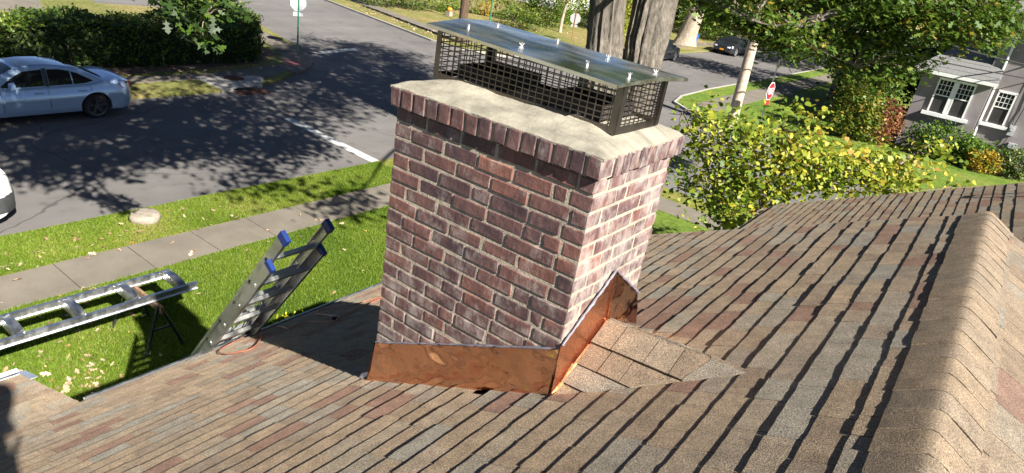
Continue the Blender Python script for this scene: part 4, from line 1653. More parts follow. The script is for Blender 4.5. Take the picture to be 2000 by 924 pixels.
    # wheels
    for a in ax:
        for s in (-1, 1):
            yc = s * (Wc - 0.115)
            m_ = MB()
            prof = [(wr - 0.085, -0.10), (wr - 0.02, -0.108), (wr, -0.085), (wr, 0.085), (wr - 0.02, 0.108), (wr - 0.085, 0.10)]
            rows_ = []
            for i in range(33):
                an = 2 * math.pi * i / 32
                rows_.append([X(a + r_ * math.cos(an), yc + w_, wr + r_ * math.sin(an)) for r_, w_ in prof])
            m_.grid(rows_)
            wh = auto_smooth(m_.build('wheel', 'tyre', rt), 40)
            m_ = MB()
            R1 = wr - 0.085
            rows_ = []
            for i in range(33):
                an = 2 * math.pi * i / 32
                rows_.append([X(a + r_ * math.cos(an), yc + s * w_, wr + r_ * math.sin(an)) for r_, w_ in ((R1 + 0.004, 0.100), (R1 - 0.02, 0.095), (R1 - 0.03, 0.02))])
            m_.grid(rows_)
            for i in range(5):
                for dlt in (-0.13, 0.13):
                    an = 2 * math.pi * i / 5 + 0.3
                    p0 = X(a + 0.05 * math.cos(an + dlt * 1.5), yc + s * 0.085, wr + 0.05 * math.sin(an + dlt * 1.5))
                    p1 = X(a + (R1 - 0.01) * math.cos(an + dlt), yc + s * 0.09, wr + (R1 - 0.01) * math.sin(an + dlt))
                    m_.bar(p0, p1, 0.03 * sc_, 0.022 * sc_, up=(sh_, -ch_, 0))
            m_.cyl(X(a, yc + s * 0.06, wr), X(a, yc + s * 0.10, wr), 0.065 * sc_, None, 16)
            m_.build('rim', rim, wh)
            MB().cyl(X(a, yc + s * 0.0, wr), X(a, yc + s * 0.03, wr), (R1 - 0.03) * sc_, None, 20).build('brake_disc', 'black', wh)
    # seams, handles, mirrors, lights
    for s in (-1, 1):
        for x_s in spec['seams']:
            zt_ = interp(x_s, *deck)
            m_ = MB()
            m_.tube([X(x_s + 0.03, s * (Wc * 0.965 + 0.002), zt_ - 0.05), X(x_s, s * (Wc + 0.001), 0.62), X(x_s - 0.01, s * (Wc * 0.985 + 0.002), 0.36)], 0.005, 5)
            m_.build('door_seam', 'black', rt)
        for x_h in spec['handles']:
            m_ = MB().box((0, 0, 0), (0.20, 0.035, 0.035))
            m_.v = [X(x_h + v_[0], s * (Wc * 0.985 + 0.012) + v_[1], 0.80 + v_[2]) for v_ in m_.v]
            m_.build('door_handle', paint, rt)
        xm, zm_ = spec['mirror']
        m_ = MB()
        m_.tube([X(xm, s * (Wc * 0.90), zm_ - 0.04), X(xm, s * (Wc + 0.03), zm_ - 0.02)], 0.03, 8)
        q0 = [(-0.07, 0.0, 0.02), (0.05, 0.0, 0.02), (0.05, 0.19, 0.0), (-0.06, 0.19, 0.0), (-0.09, 0.0, 0.15), (0.03, 0.0, 0.14), (0.02, 0.17, 0.12), (-0.07, 0.17, 0.12)]
        m_.hexa([X(xm + a_, s * (Wc * 0.97 + b_), zm_ - 0.06 + c_) for a_, b_, c_ in q0])
        m_.build('mirror', paint, rt)
        m_ = MB()
        tl_ = spec['tail']
        pts = []
        for x_, z_ in (tl_ or ()):
            e = min(x_, Lc - x_)
            wq = Wc * (1 - 0.30 * max(0, 1 - e / 0.42) ** 2.2)
            pts.append(X(x_, s * (wq * 0.988 + 0.008), z_))
        if pts:
            cen = sum((Vector(p) for p in pts), Vector()) / len(pts)
            m_.add(pts + [tuple(cen)], [(i, (i + 1) % len(pts), len(pts)) for i in range(len(pts))])
        if pts:
            m_.add([X(-0.012, s * Wc * 0.66, 0.66), X(-0.012, s * Wc * 0.34, 0.68), X(-0.004, s * Wc * 0.34, 0.80), X(-0.004, s * Wc * 0.66, 0.80)], [(0, 1, 2, 3)])
        if pts:
            m_.build('tail_light', 'tail', rt)
        m_ = MB()
        pts = []
        for x_, y_f, z_ in ((Lc + 0.012, 0.45, 0.60), (Lc + 0.012, 0.66, 0.61), (Lc - 0.22, 0.93, 0.66), (Lc - 0.30, 0.93, 0.73), (Lc - 0.02, 0.66, 0.73), (Lc + 0.005, 0.45, 0.71)):
            pts.append(X(x_, s * Wc * y_f * 1.0, z_))
        m_.add(pts, [tuple(range(len(pts)))])
        m_.build('headlight', 'lamp', rt)
    MB().hexa([X(a_, b_, c_) for a_, b_, c_ in ((Lc - 0.03, -0.33, 0.36), (Lc + 0.02, -0.33, 0.36), (Lc + 0.02, 0.33, 0.36), (Lc - 0.03, 0.33, 0.36), (Lc - 0.06, -0.30, 0.60), (Lc + 0.014, -0.30, 0.60), (Lc + 0.014, 0.30, 0.60), (Lc - 0.06, 0.30, 0.60))]).build('grille', 'black', rt)
    if plate:
        MB().hexa([X(a_, b_, c_) for a_, b_, c_ in ((Lc, -0.16, 0.38), (Lc + 0.035, -0.16, 0.38), (Lc + 0.035, 0.16, 0.38), (Lc, 0.16, 0.38), (Lc, -0.16, 0.50), (Lc + 0.035, -0.16, 0.50), (Lc + 0.035, 0.16, 0.50), (Lc, 0.16, 0.50))]).build('licence_plate', plate, rt)
    if spec.get('clad'):
        for x0_, x1_ in ((-0.03, 0.62), (Lc - 0.62, Lc + 0.03)):
            m_ = MB()
            rows_ = []
            for x in np.linspace(x0_, x1_, 14):
                e = max(0, min(x, Lc - x))
                wq = Wc * (1 - 0.30 * max(0, 1 - e / 0.42) ** 2.2) + 0.014
                if x < 0 or x > Lc:
                    wq *= 0.93
                hf = [(0, 0.26), (wq * 0.9, 0.26), (wq, 0.34), (wq, 0.56), (wq * 0.97, 0.66), (0, 0.66)]
                ring = [X(x, y_, z_) for y_, z_ in hf] + [X(x, -y_, z_) for y_, z_ in reversed(hf[1:-1])]
                ring.append(ring[0])
                rows_.append(ring)
            m_.grid(rows_)
            m_.add([rows_[0][i] for i in range(len(rows_[0]) - 1)], [tuple(range(len(rows_[0]) - 1))])
            m_.add([rows_[-1][i] for i in range(len(rows_[-1]) - 1)], [tuple(range(len(rows_[-1]) - 1))])
            auto_smooth(m_.build('bumper', 'cladding', rt), 40)
    return rt


SEDAN = dict(panel='blackcar', L=4.67, W=1.90, H=1.43, wr=0.34, axles=(1.03, 3.84), tumble=0.64,
             deck=([0, 0.06, 0.25, 0.75, 1.2, 2.0, 3.0, 3.45, 4.0, 4.45, 4.62, 4.67], [0.86, 0.97, 1.03, 1.02, 0.955, 0.935, 0.93, 0.955, 0.90, 0.80, 0.70, 0.60]),
             belt=([0, 0.7, 1.2, 2.0, 3.0, 3.5, 4.7], [1.0, 1.0, 0.945, 0.925, 0.915, 0.94, 0.8]),
             roof=([0.62, 0.80, 1.15, 1.55, 1.95, 2.35, 2.70, 3.0, 3.3, 3.52], [1.00, 1.07, 1.255, 1.375, 1.425, 1.43, 1.39, 1.28, 1.11, 0.955]),
             panes=([(1.02, 1.02), (1.24, 0.975), (1.52, 0.965), (1.52, 1.275), (1.36, 1.22)],
                    [(1.55, 0.965), (2.10, 0.955), (2.08, 1.34), (1.80, 1.335), (1.55, 1.285)],
                    [(2.22, 0.955), (3.14, 0.955), (3.20, 0.985), (2.84, 1.22), (2.62, 1.31), (2.20, 1.345)]),
             pillars=((2.11, 2.21),),
             rear=(0.70, 0, 1.50, 0, 0.60, 0.50), front=(3.42, 0, 2.80, 0, 0.66, 0.52),
             seams=(1.12, 2.16, 3.22), handles=(1.36, 2.40), mirror=(3.02, 1.02),
             tail=[(0.012, 0.74), (0.012, 0.93), (0.16, 0.975), (0.44, 0.93), (0.30, 0.80), (0.16, 0.74)])
SUV = dict(L=4.55, W=1.86, H=1.68, wr=0.35, axles=(0.92, 3.60), tumble=0.74, clad=True,
           deck=([0, 0.05, 0.3, 1.2, 2.4, 3.3, 3.9, 4.4, 4.55], [0.80, 1.02, 1.06, 1.05, 1.04, 1.06, 1.02, 0.90, 0.62]),
           belt=([0, 0.3, 3.3, 4.5], [1.05, 1.05, 1.04, 0.9]),
           roof=([0.10, 0.30, 0.55, 0.95, 1.7, 2.3, 2.65, 3.0, 3.3], [1.05, 1.38, 1.60, 1.66, 1.68, 1.66, 1.58, 1.34, 1.06]),
           panes=([(0.55, 1.12), (1.10, 1.09), (1.10, 1.54), (0.78, 1.52)], [(1.16, 1.09), (2.02, 1.08), (2.02, 1.57), (1.16, 1.56)], [(2.10, 1.08), (3.00, 1.08), (2.55, 1.50), (2.10, 1.565)]),
           rear=(0.16, 0, 0.55, 0, 0.66, 0.60), front=(3.18, 0, 2.68, 0, 0.70, 0.60),
           seams=(1.10, 2.06, 3.10), handles=(1.28, 2.25), mirror=(2.95, 1.14),
           tail=None)
make_car('parked_sedan', (-19.68, 7.13 - 4.67 / 2, RZ), -math.pi / 2, 'silver blue sedan with black wheels parked in front of the hedge', 'silver', SEDAN, 'rim_dark')
make_car('parked_suv', (-13.52, 2.08 - 4.55 / 2, RZ), -math.pi / 2, 'white car with dark bumper cut off by the left edge', 'whitecar', SUV, 'rim_dark')
D1 = dict(SEDAN)
D1.pop('panel')
D1['scale'] = 1.10
make_car('parked_sedan', (-20.1, 61.0, RZ), -math.pi / 2 - 0.05, 'black sedan with orange licence plate parked beyond the pale pole', 'blackcar', D1, 'rim_bright', None, 'plate')
D2 = dict(SUV)
make_car('parked_suv', (-20.3, 45.3, RZ), math.pi / 2, 'black car mostly hidden behind the double trunk of the big tree', 'blackcar', D2, 'rim_bright')


# ------------------------------------------------------------------ signs and poles
def oct_poly(r):
    return [(r * math.cos(math.radians(22.5 + 45 * i)), r * math.sin(math.radians(22.5 + 45 * i))) for i in range(8)]


def letter_strokes(ch):
    return {'S': [((1, 1), (0, 1)), ((0, 1), (0, .5)), ((0, .5), (1, .5)), ((1, .5), (1, 0)), ((1, 0), (0, 0))],
            'T': [((0, 1), (1, 1)), ((.5, 1), (.5, 0))],
            'O': [((0, 0), (0, 1)), ((0, 1), (1, 1)), ((1, 1), (1, 0)), ((1, 0), (0, 0))],
            'P': [((0, 0), (0, 1)), ((0, 1), (1, 1)), ((1, 1), (1, .5)), ((1, .5), (0, .5))]}[ch]


def stop_sign(name, loc, facing, zc, top, post_mat, label, plate=True):
    rt = root(name, loc, label, 'stop sign', 'stop signs at the crossing')
    fx, fy = math.cos(facing), math.sin(facing)
    rx, ry = -fy, fx                     # to the right seen from behind

    def S(a, b, d):                      # a sideways, b up, d towards the front
        return (loc[0] + rx * a + fx * d, loc[1] + ry * a + fy * d, zc + b)
    MB().box((loc[0], loc[1], (loc[2] + top) / 2 - 0.2), (0.05, 0.05, top - loc[2] + 0.4)).build('post', post_mat, rt)
    n = 8

    def plate_(r, d0, d1, nm, mat):
        m_ = MB()
        q = oct_poly(r)
        m_.add([S(a, b, d0) for a, b in q] + [S(a, b, d1) for a, b in q], [tuple(range(7, -1, -1)), tuple(range(8, 16))] + [(i, (i + 1) % 8, 8 + (i + 1) % 8, 8 + i) for i in range(8)])
        return m_.build(nm, mat, rt)
    pl = plate_(0.405, 0.030, 0.034, 'plate', 'sign_back')
    plate_(0.400, 0.0345, 0.037, 'border', 'sign_white')
    plate_(0.375, 0.0375, 0.040, 'face', 'sign_red')
    m_ = MB()
    for i, ch in enumerate('STOP'):
        x0_ = -0.27 + i * 0.142
        for (a, b) in letter_strokes(ch):
            pa = S(-(x0_ + a[0] * 0.10), -0.12 + a[1] * 0.24, 0.043)
            pb = S(-(x0_ + b[0] * 0.10), -0.12 + b[1] * 0.24, 0.043)
            m_.bar(pa, pb, 0.004, 0.034, up=(0, 0, 1)) if abs(a[1] - b[1]) < 1e-6 else m_.bar(pa, pb, 0.034, 0.004, up=(fx, fy, 0))
    m_.build('lettering', 'sign_white', rt)
    if plate:
        m_ = MB()
        q = [(-0.23, -0.60), (0.23, -0.60), (0.23, -0.42), (-0.23, -0.42)]
        m_.add([S(a, b, 0.030) for a, b in q] + [S(a, b, 0.035) for a, b in q], [(3, 2, 1, 0), (4, 5, 6, 7), (0, 1, 5, 4), (1, 2, 6, 5), (2, 3, 7, 6), (3, 0, 4, 7)])
        m_.build('lower_plate', 'sign_back' if plate is True else plate, rt)
    return rt


stop_sign('stop_sign', (-25.6, 17.75, GZ), math.radians(165), -3.22, -2.6, 'green_post', 'back of a stop sign on a green post by the hedge corner')
stop_sign('stop_sign', (-25.6, 41.7, GZ), math.radians(118), -3.62, -3.2, 'rust_post', 'back of a stop sign on a thin rusty post on the far lawn')
stop_sign('stop_sign', (-6.9, 27.75, GZ), math.radians(-5), -3.30, -1.55, 'alu', 'red and white stop sign seen edge-on on a tall pale post', 'sign_red')


def pole(name, loc, r, top, mat, label, lean=(0, 0), xarm=False):
    rt = root(name, loc, label, 'utility pole')
    m_ = MB()
    pts, rad = [], []
    for i in range(9):
        t_ = i / 8
        pts.append((loc[0] + lean[0] * t_, loc[1] + lean[1] * t_, loc[2] - 0.3 + (top - loc[2] + 0.3) * t_))
        rad.append(r * (1.05 - 0.25 * t_))
    m_.tube(pts, rad, 16)
    auto_smooth(m_.build('shaft', mat, rt), 50)
    if xarm:
        MB().bar((loc[0] + lean[0] - 1.1, loc[1] + lean[1], top - 0.6), (loc[0] + lean[0] + 1.1, loc[1] + lean[1], top - 0.6), 0.09, 0.11).build('crossarm', mat, rt)
    return rt


pole('utility_pole', (-8.35, 28.6, GZ), 0.235, 3.6, 'pole_wood', 'thick pale wooden utility pole at the far right corner', (-0.25, 0.1), True)
pole('utility_pole', (-26.6, 30.4, GZ), 0.27, 4.5, 'pole_dark', 'dark brown utility pole rising behind the cage lid', (0, 0), True)
m = MB().tube([(-30.2, 37.6, GZ - 0.2), (-30.2, 37.6, 0.6)], 0.07, 10)
lp = root('lamp_post', (-30.2, 37.6, GZ), 'slim green metal post standing before the bright green shrubs', 'post')
m.build('shaft', 'green_post', lp)
MB().box((-30.2, 37.6, 0.7), (0.3, 0.3, 0.35)).build('lantern', 'green_post', lp)
# wires by the grey house
for i, (a, b, r_, lab) in enumerate((((-7.36, 25.5, -0.49), (1.85, 36.98, -1.26), 0.024, 'thin black service wire running low to the grey house'),
                                     ((-3.6, 26.0, 0.25), (1.40, 36.98, -0.70), 0.036, 'thicker black cable above it reaching the grey house'),
                                     ((-7.0, 29.0, -0.9), (0.3, 36.95, 0.95), 0.016, 'pale thin wire high up near the grey house corner'))):
    q = []
    for k_ in range(13):
        t_ = k_ / 12
        p = Vector(a).lerp(Vector(b), t_)
        p.z -= 0.10 * 4 * t_ * (1 - t_)
        q.append(p)
    o = MB().tube(q, r_, 6).build('wire', 'wire' if i < 2 else 'cream_wire')
    tag(o, lab, 'wire')

# ------------------------------------------------------------------ grey stucco house on the right
gh_ = root('stucco_house', (2.5, 38.0, GZ), 'grey stucco house with white windows beyond the yellow tree', 'house')
YB, YM = 36.0, 37.0
MB().hexa([(0.08, YM, GZ), (12, YM, GZ), (12, 47, GZ), (0.08, 47, GZ), (0.08, YM, 1.25), (12, YM, 1.25), (12, 47, 1.25), (0.08, 47, 1.25)]).build('wall', 'stucco', gh_)
MB().hexa([(-2.42, YB, GZ), (0.45, YB, GZ), (0.45, YM - 0.002, GZ), (-2.42, YM + 6, GZ), (-2.42, YB, -1.80), (0.45, YB, -1.80), (0.45, YM - 0.002, -1.80), (-2.42, YM + 6, -1.80)]).build('bay_wall', 'stucco', gh_)
m = MB()
m.add([(-2.82, YB - 0.35, -1.66), (0.62, YB - 0.35, -1.66), (0.62, YM - 0.004, -1.30), (-1.0, YM + 2.2, 0.02), (-2.82, YM + 6.3, -1.66), (0.05, YM + 2.2, 0.02), (0.05, YM + 6.3, -0.9)],
      [(0, 1, 2, 5, 3), (0, 3, 4), (3, 5, 6, 4)])
m.build('bay_roof', 'slate', gh_)
rr_ = random.Random(77)
for i in range(9):                      # shingle courses of the bay roof
    t0, t1 = i / 9, (i + 0.96) / 9
    ya_, yb_ = YB - 0.35 + t0 * 3.5, YB - 0.35 + t1 * 3.5
    za_, zb_ = -1.655 + t0 * 1.67, -1.655 + t1 * 1.67
    xa_, xb_ = -2.82 + t0 * 1.75, 0.60 - (0.55 if ya_ > YM - 0.3 else 0)
    MB().hexa([(xa_, ya_, za_), (xb_, ya_, za_), (xb_, yb_, zb_), (xa_ + 0.15, yb_, zb_), (xa_, ya_, za_ + 0.02), (xb_, ya_, za_ + 0.02), (xb_, yb_, zb_ + 0.008), (xa_ + 0.15, yb_, zb_ + 0.008)]).build('roof_course', 'slate', gh_)
MB().box((-1.10, YB - 0.37, -1.74), (3.5, 0.10, 0.15)).build('bay_gutter', 'trim', gh_)
MB().box((-1.05, YB - 0.17, -1.80), (3.3, 0.34, 0.05)).build('soffit', 'trim', gh_)
MB().hexa([(-0.55, YM - 0.75, 1.22), (13, YM - 0.75, 1.22), (13, 48, 1.22), (-0.55, 48, 1.22), (-0.55, YM - 0.75, 1.42), (13, YM - 0.75, 1.42), (13, 48, 1.42), (-0.55, 48, 1.42)]).build('eave', 'trim', gh_)
m = MB()
m.add([(-0.6, YM - 0.8, 1.425), (13.05, YM - 0.8, 1.425), (13.05, 48.05, 1.425), (-0.6, 48.05, 1.425), (4.0, 42, 4.6), (8.4, 42, 4.6)], [(0, 1, 5, 4), (1, 2, 5), (2, 3, 4, 5), (3, 0, 4)])
m.build('roof', 'slate', gh_)
MB().tube([(0.54, YM - 0.06, 1.2), (0.54, YM - 0.06, GZ + 0.2)], 0.055, 8).build('downspout', 'trim', gh_)


def win(x0_, x1_, z0_, z1_, yw):
    wn_ = MB()
    fw = 0.07
    wn_.box(((x0_ + x1_) / 2, yw - 0.03, z1_ + fw / 2 - 0.01), (x1_ - x0_ + 0.10, 0.08, fw + 0.03))
    wn_.box((x0_ - 0.01, yw - 0.03, (z0_ + z1_) / 2), (fw, 0.08, z1_ - z0_))
    wn_.box((x1_ + 0.01, yw - 0.03, (z0_ + z1_) / 2), (fw, 0.08, z1_ - z0_))
    w_ = wn_.build('window', 'trim', gh_)
    zm = (z0_ + z1_) / 2 + 0.03
    MB().box(((x0_ + x1_) / 2, yw - 0.005, (zm + z1_) / 2), (x1_ - x0_ - 0.04, 0.012, z1_ - zm)).build('pane', 'glass', w_)
    MB().box(((x0_ + x1_) / 2, yw - 0.008, (zm + z0_) / 2), (x1_ - x0_ - 0.04, 0.012, zm - z0_)).build('pane', 'screen', w_)
    s_ = MB()
    for i in range(1, 4):
        x = x0_ + (x1_ - x0_) * i / 4
        s_.box((x, yw - 0.02, (zm + z1_) / 2), (0.022, 0.02, z1_ - zm - 0.02))
    for i in range(1, 3):
        z_ = zm + (z1_ - zm) * i / 3
        s_.box(((x0_ + x1_) / 2, yw - 0.022, z_), (x1_ - x0_ - 0.05, 0.02, 0.022))
    s_.box(((x0_ + x1_) / 2, yw - 0.024, zm), (x1_ - x0_ - 0.05, 0.03, 0.05))
    s_.build('muntin', 'trim', w_)


win(-1.62, -0.98, -3.48, -1.97, YB)
win(-0.80, -0.16, -3.48, -1.97, YB)
MB().box((-0.89, YB - 0.03, -2.72), (0.11, 0.07, 1.60)).build('mullion', 'trim', gh_)
MB().box((-0.88, YB - 0.09, -3.60), (1.95, 0.18, 0.16)).build('sill', 'trim', gh_)
win(0.80, 1.46, -3.48, -2.05, YM)
MB().box((1.12, YM - 0.08, -3.60), (1.12, 0.16, 0.15)).build('sill', 'trim', gh_)
mt_ = MB().box((1.88, YM - 0.09, -3.62), (0.26, 0.16, 0.46))
mt_.cyl((1.88, YM - 0.17, -3.55), (1.88, YM - 0.23, -3.55), 0.09, None, 14)
mt_.build('meter_box', 'meter', gh_)
MB().box((2.16, YM - 0.09, -4.28), (0.34, 0.16, 0.24)).build('junction_box', 'meter', gh_)
cd = MB().tube([(1.9, YM - 0.05, -1.4), (1.95, YM - 0.05, -2.6), (1.88, YM - 0.07, -3.4)], 0.02, 6)
cd.tube([(1.88, YM - 0.06, -3.85), (1.80, YM - 0.06, -4.25), (1.7, YM - 0.07, -4.5), (1.95, YM - 0.07, -4.4)], 0.018, 6)
cd.tube([(1.75, YM - 0.05, -0.8), (1.70, YM - 0.05, -2.2), (1.80, YM - 0.06, -3.4)], 0.012, 6)
cd.build('conduit', 'wire', gh_)

# white house far behind the shrubs
wh_ = root('white_house', (-48, 66, GZ), 'white house wall glimpsed behind the bright shrubs at the top', 'house')
MB().box((-49, 68, GZ + 2.6), (13, 8, 5.2)).build('wall', 'white_wall', wh_)
m = MB().add([(-56, 63.5, GZ + 5.1), (-42, 63.5, GZ + 5.1), (-42, 72.5, GZ + 5.1), (-56, 72.5, GZ + 5.1), (-52, 68, GZ + 8), (-46, 68, GZ + 8)], [(0, 1, 5, 4), (1, 2, 5), (2, 3, 4, 5), (3, 0, 4)])
m.build('roof', 'slate', wh_)
for xw_ in (-53.5, -50.5, -46.5, -44.0):
    w_ = MB().box((xw_, 63.97, GZ + 2.6), (1.3, 0.08, 1.7)).build('window', 'trim', wh_)
    MB().box((xw_, 63.92, GZ + 2.6), (1.1, 0.04, 1.5)).build('pane', 'glass', w_)

# bin, pumpkin, small garden things
bn = root('recycling_bin', (-24.3, 61.6, GZ), 'small blue bin at the foot of the far tree', 'bin')
bx_, by_ = -24.3, 61.6
m = MB().hexa([(bx_ - .28, by_ - .25, GZ), (bx_ + .28, by_ - .25, GZ), (bx_ + .28, by_ + .25, GZ), (bx_ - .28, by_ + .25, GZ), (bx_ - .36, by_ - .32, GZ + .8), (bx_ + .36, by_ - .32, GZ + .8), (bx_ + .36, by_ + .32, GZ + .8), (bx_ - .36, by_ + .32, GZ + .8)])
m.build('bucket', 'bin_blue', bn)
MB().box((bx_, by_, GZ + 0.83), (0.78, 0.70, 0.05)).build('lid', 'bin_blue', bn)
pk = root('pumpkin', (-36.2, 39.9, GZ), 'orange pumpkin set out among the garden beds across the crossing', 'pumpkin')
m = MB()
rows = []
for i in range(9):
    ph_ = math.pi * i / 8
    rows.append([(-36.2 + 0.20 * math.sin(ph_) * (1 + 0.08 * math.cos(8 * 2 * math.pi * j / 32)) * math.cos(2 * math.pi * j / 32), 39.9 + 0.20 * math.sin(ph_) * (1 + 0.08 * math.cos(8 * 2 * math.pi * j / 32)) * math.sin(2 * math.pi * j / 32), GZ + 0.50 - 0.16 * math.cos(ph_)) for j in range(33)])
m.grid(rows)
auto_smooth(m.build('rind', 'pumpkin', pk), 60)
MB().tube([(-36.2, 39.9, GZ + 0.64), (-36.18, 39.9, GZ + 0.72)], 0.02, 6).build('stem', 'green_post', pk)
MB().box((-36.2, 39.9, GZ + 0.18), (0.4, 0.4, 0.36)).build('plinth', 'stone', pk)

# photographer kneeling on the ridge behind the lens; only the shadow shows
M['hair'] = simple('dark_hair', (0.03, 0.02, 0.015), 0.6)
pr_ = root('person', (1.25, -2.75, zroof(1.25)), 'person in dark clothes whose shadow darkens the shingles at the lower left corner', 'person')
joints = {'pel': (1.62, -2.74, 0.34), 'chest': (1.54, -2.64, 0.86), 'neck': (1.50, -2.56, 1.04), 'head0': (1.49, -2.52, 1.15), 'head1': (1.47, -2.50, 1.28),
          'shl': (1.36, -2.66, 0.98), 'ell': (1.28, -2.60, 0.72), 'hal': (1.28, -2.46, 0.86), 'shr': (1.72, -2.60, 0.98), 'elr': (1.74, -2.52, 0.72), 'har': (1.46, -2.46, 0.84),
          'hipl': (1.48, -2.74, 0.28), 'knl': (1.20, -2.56, -0.02), 'ftl': (1.18, -2.80, -0.33), 'hipr': (1.76, -2.74, 0.28), 'knr': (1.98, -2.56, -0.10), 'ftr': (1.94, -2.84, -0.58)}
joints = {k_: (v_[0], v_[1] + 0.17, v_[2] + 0.03) for k_, v_ in joints.items()}
order = list(joints)
edges = [('pel', 'chest'), ('chest', 'neck'), ('neck', 'head0'), ('head0', 'head1'), ('chest', 'shl'), ('shl', 'ell'), ('ell', 'hal'), ('chest', 'shr'), ('shr', 'elr'), ('elr', 'har'),
         ('pel', 'hipl'), ('hipl', 'knl'), ('knl', 'ftl'), ('pel', 'hipr'), ('hipr', 'knr'), ('knr', 'ftr')]
radii = dict(pel=0.15, chest=0.16, neck=0.06, head0=0.09, head1=0.085, shl=0.075, ell=0.05, hal=0.035, shr=0.075, elr=0.05, har=0.035, hipl=0.10, knl=0.07, ftl=0.05, hipr=0.10, knr=0.07, ftr=0.05)
me = bpy.data.meshes.new('body')
og = Vector(pr_.location)
me.from_pydata([tuple(Vector(joints[k_]) - og) for k_ in order], [(order.index(a), order.index(b)) for a, b in edges], [])
bo = bpy.data.objects.new('body', me)
link(bo, pr_)
md = bo.modifiers.new('skin', 'SKIN')
for k_, sv in zip(order, me.skin_vertices[0].data):
    sv.radius = (radii[k_], radii[k_])
me.skin_vertices[0].data[0].use_root = True
su = bo.modifiers.new('sub', 'SUBSURF')
su.levels = su.render_levels = 2
dg = bpy.context.evaluated_depsgraph_get()
me3 = bpy.data.meshes.new_from_object(bo.evaluated_get(dg))
bo.modifiers.clear()
bo.data = me3
me3.materials.clear()
me3.materials.append(M['cloth'])
me3.materials.append(M['skin'])
hd = Vector(joints['head0']) - og
hands_ = [Vector(joints['hal']) - og, Vector(joints['har']) - og]
for v_ in me3.vertices:                       # a face towards the street: nose and brow
    d_ = v_.co - (hd + Vector((-0.02, 0.09, 0.05)))
    if d_.length < 0.05:
        v_.co += Vector((-0.05, 0.18, 0.0)) * 0.12 * (1 - d_.length / 0.05)
for p__ in me3.polygons:
    if p__.center.z > hd.z - 0.06 or min((p__.center - h_).length for h_ in hands_) < 0.06:
        p__.material_index = 1
me3.shade_smooth()
hc = (Vector(joints['head0']) + Vector(joints['head1'])) / 2 + Vector((0.0, -0.012, 0.035))
rows = []
for i in range(9):
    ph_ = math.pi * 0.62 * i / 8
    rows.append([(hc.x + 0.108 * math.sin(ph_) * math.cos(2 * math.pi * j / 20), hc.y + 0.112 * math.sin(ph_) * math.sin(2 * math.pi * j / 20) - 0.02 * (i / 8), hc.z + 0.125 * math.cos(ph_)) for j in range(21)])
auto_smooth(MB().grid(rows).build('hair', 'hair', pr_), 70)
for (hx, hy, hz), sg in ((joints['hal'], 1), (joints['har'], -1)):
    for k_ in range(5):
        b0 = Vector((hx + sg * 0.008 * (k_ - 2), hy + 0.02, hz + 0.022 * (2 - k_) * 0.8))
        q = [b0, b0 + Vector((sg * 0.03, 0.035, 0.012)), b0 + Vector((sg * 0.055, 0.045, 0.018)) * (0.75 if k_ in (0, 4) else 1.0)]
        auto_smooth(MB().tube(q, [0.010, 0.009, 0.007], 8).build('finger', 'skin', pr_), 60)


# ------------------------------------------------------------------ trees, hedge, shrubs
def stem_mesh(path, radii_, n=40, seed=1, ridge=0.10, sub=7, parent=None, name='trunk', mat='bark'):
    """trunk with vertical ridges and furrows"""
    r = random.Random(seed)
    pts = [Vector(p) for p in path]
    P_, R_ = [], []
    for i in range(len(pts) - 1):
        a, b, c, d = pts[max(i - 1, 0)], pts[i], pts[i + 1], pts[min(i + 2, len(pts) - 1)]
        for k_ in range(sub):
            t = k_ / sub
            P_.append(0.5 * ((2 * b) + (c - a) * t + (2 * a - 5 * b + 4 * c - d) * t * t + (3 * b - a - 3 * c + d) * t ** 3))
            R_.append(radii_[i] + (radii_[i + 1] - radii_[i]) * t)
    P_.append(pts[-1])
    R_.append(radii_[-1])
    phs = [(r.randint(7, 25), r.uniform(0, 6.28), r.uniform(-1.2, 1.2)) for _ in range(6)]
    rows = []
    for p, rr in zip(P_, R_):
        row = []
        for k_ in range(n):
            th = 2 * math.pi * k_ / n
            w = sum(math.sin(f * th + ph_ + dr_ * p.z) for f, ph_, dr_ in phs) / 6
            q = rr * (1 + ridge * w * 1.6 + r.uniform(-0.02, 0.02))
            row.append((p.x + q * math.cos(th), p.y + q * math.sin(th), p.z))
        row.append(row[0])
        rows.append(row)
    return auto_smooth(MB().grid(rows).build(name, mat, parent), 70)


def limbs_to(parent, origin_pts, targets, r0_, r1_, name='limb', mat='twig', seg=5, sag=0.15, sd=1, each=False):
    r = random.Random(sd)
    m_ = MB()
    for tgt in targets:
        o_ = min(origin_pts, key=lambda q: (Vector(q) - Vector(tgt)).length + r.uniform(0, 0.6))
        LL = (Vector(o_) - Vector(tgt)).length
        p_, rad = limb(o_, tgt, r0_, r1_, sag, seg + int(LL), min(0.05, 0.12 / max(LL, 0.1)), r)
        m_.tube(p_, rad, 5, False)
    o = m_.build(name, mat, parent, True)
    o['kind'] = 'stuff'
    return o


def crown(parent, ells, n_cl, per, rad, size, shape, mat, seed, base=0.5, spread=0.2, up=0.6, shell=0.5, flat=None, name='crown', zmin=None, keep=None, tx=None):
    g_ = np.random.default_rng(seed)
    vol = np.array([e[1][0] * e[1][1] * e[1][2] for e in ells]) ** 0.75
    cl = np.concatenate([ell_points(max(3, int(n_cl * v / vol.sum())), e[0], e[1], shell, g_, flat) for e, v in zip(ells, vol)])
    if keep is not None:
        cl = cl[[bool(keep(q)) for q in cl]]
    p = clump(cl, per, rad, g_)
    V, k_ = leaves(p, size, shape, up, 0.28, g_)
    t = tint_for(p, g_, base, spread, None, per)
    if tx is not None:
        t = (t + tx(p)).clip(0, 1)
    o = flat_mesh(name, V, k_, t, mat, parent)
    return cl, o


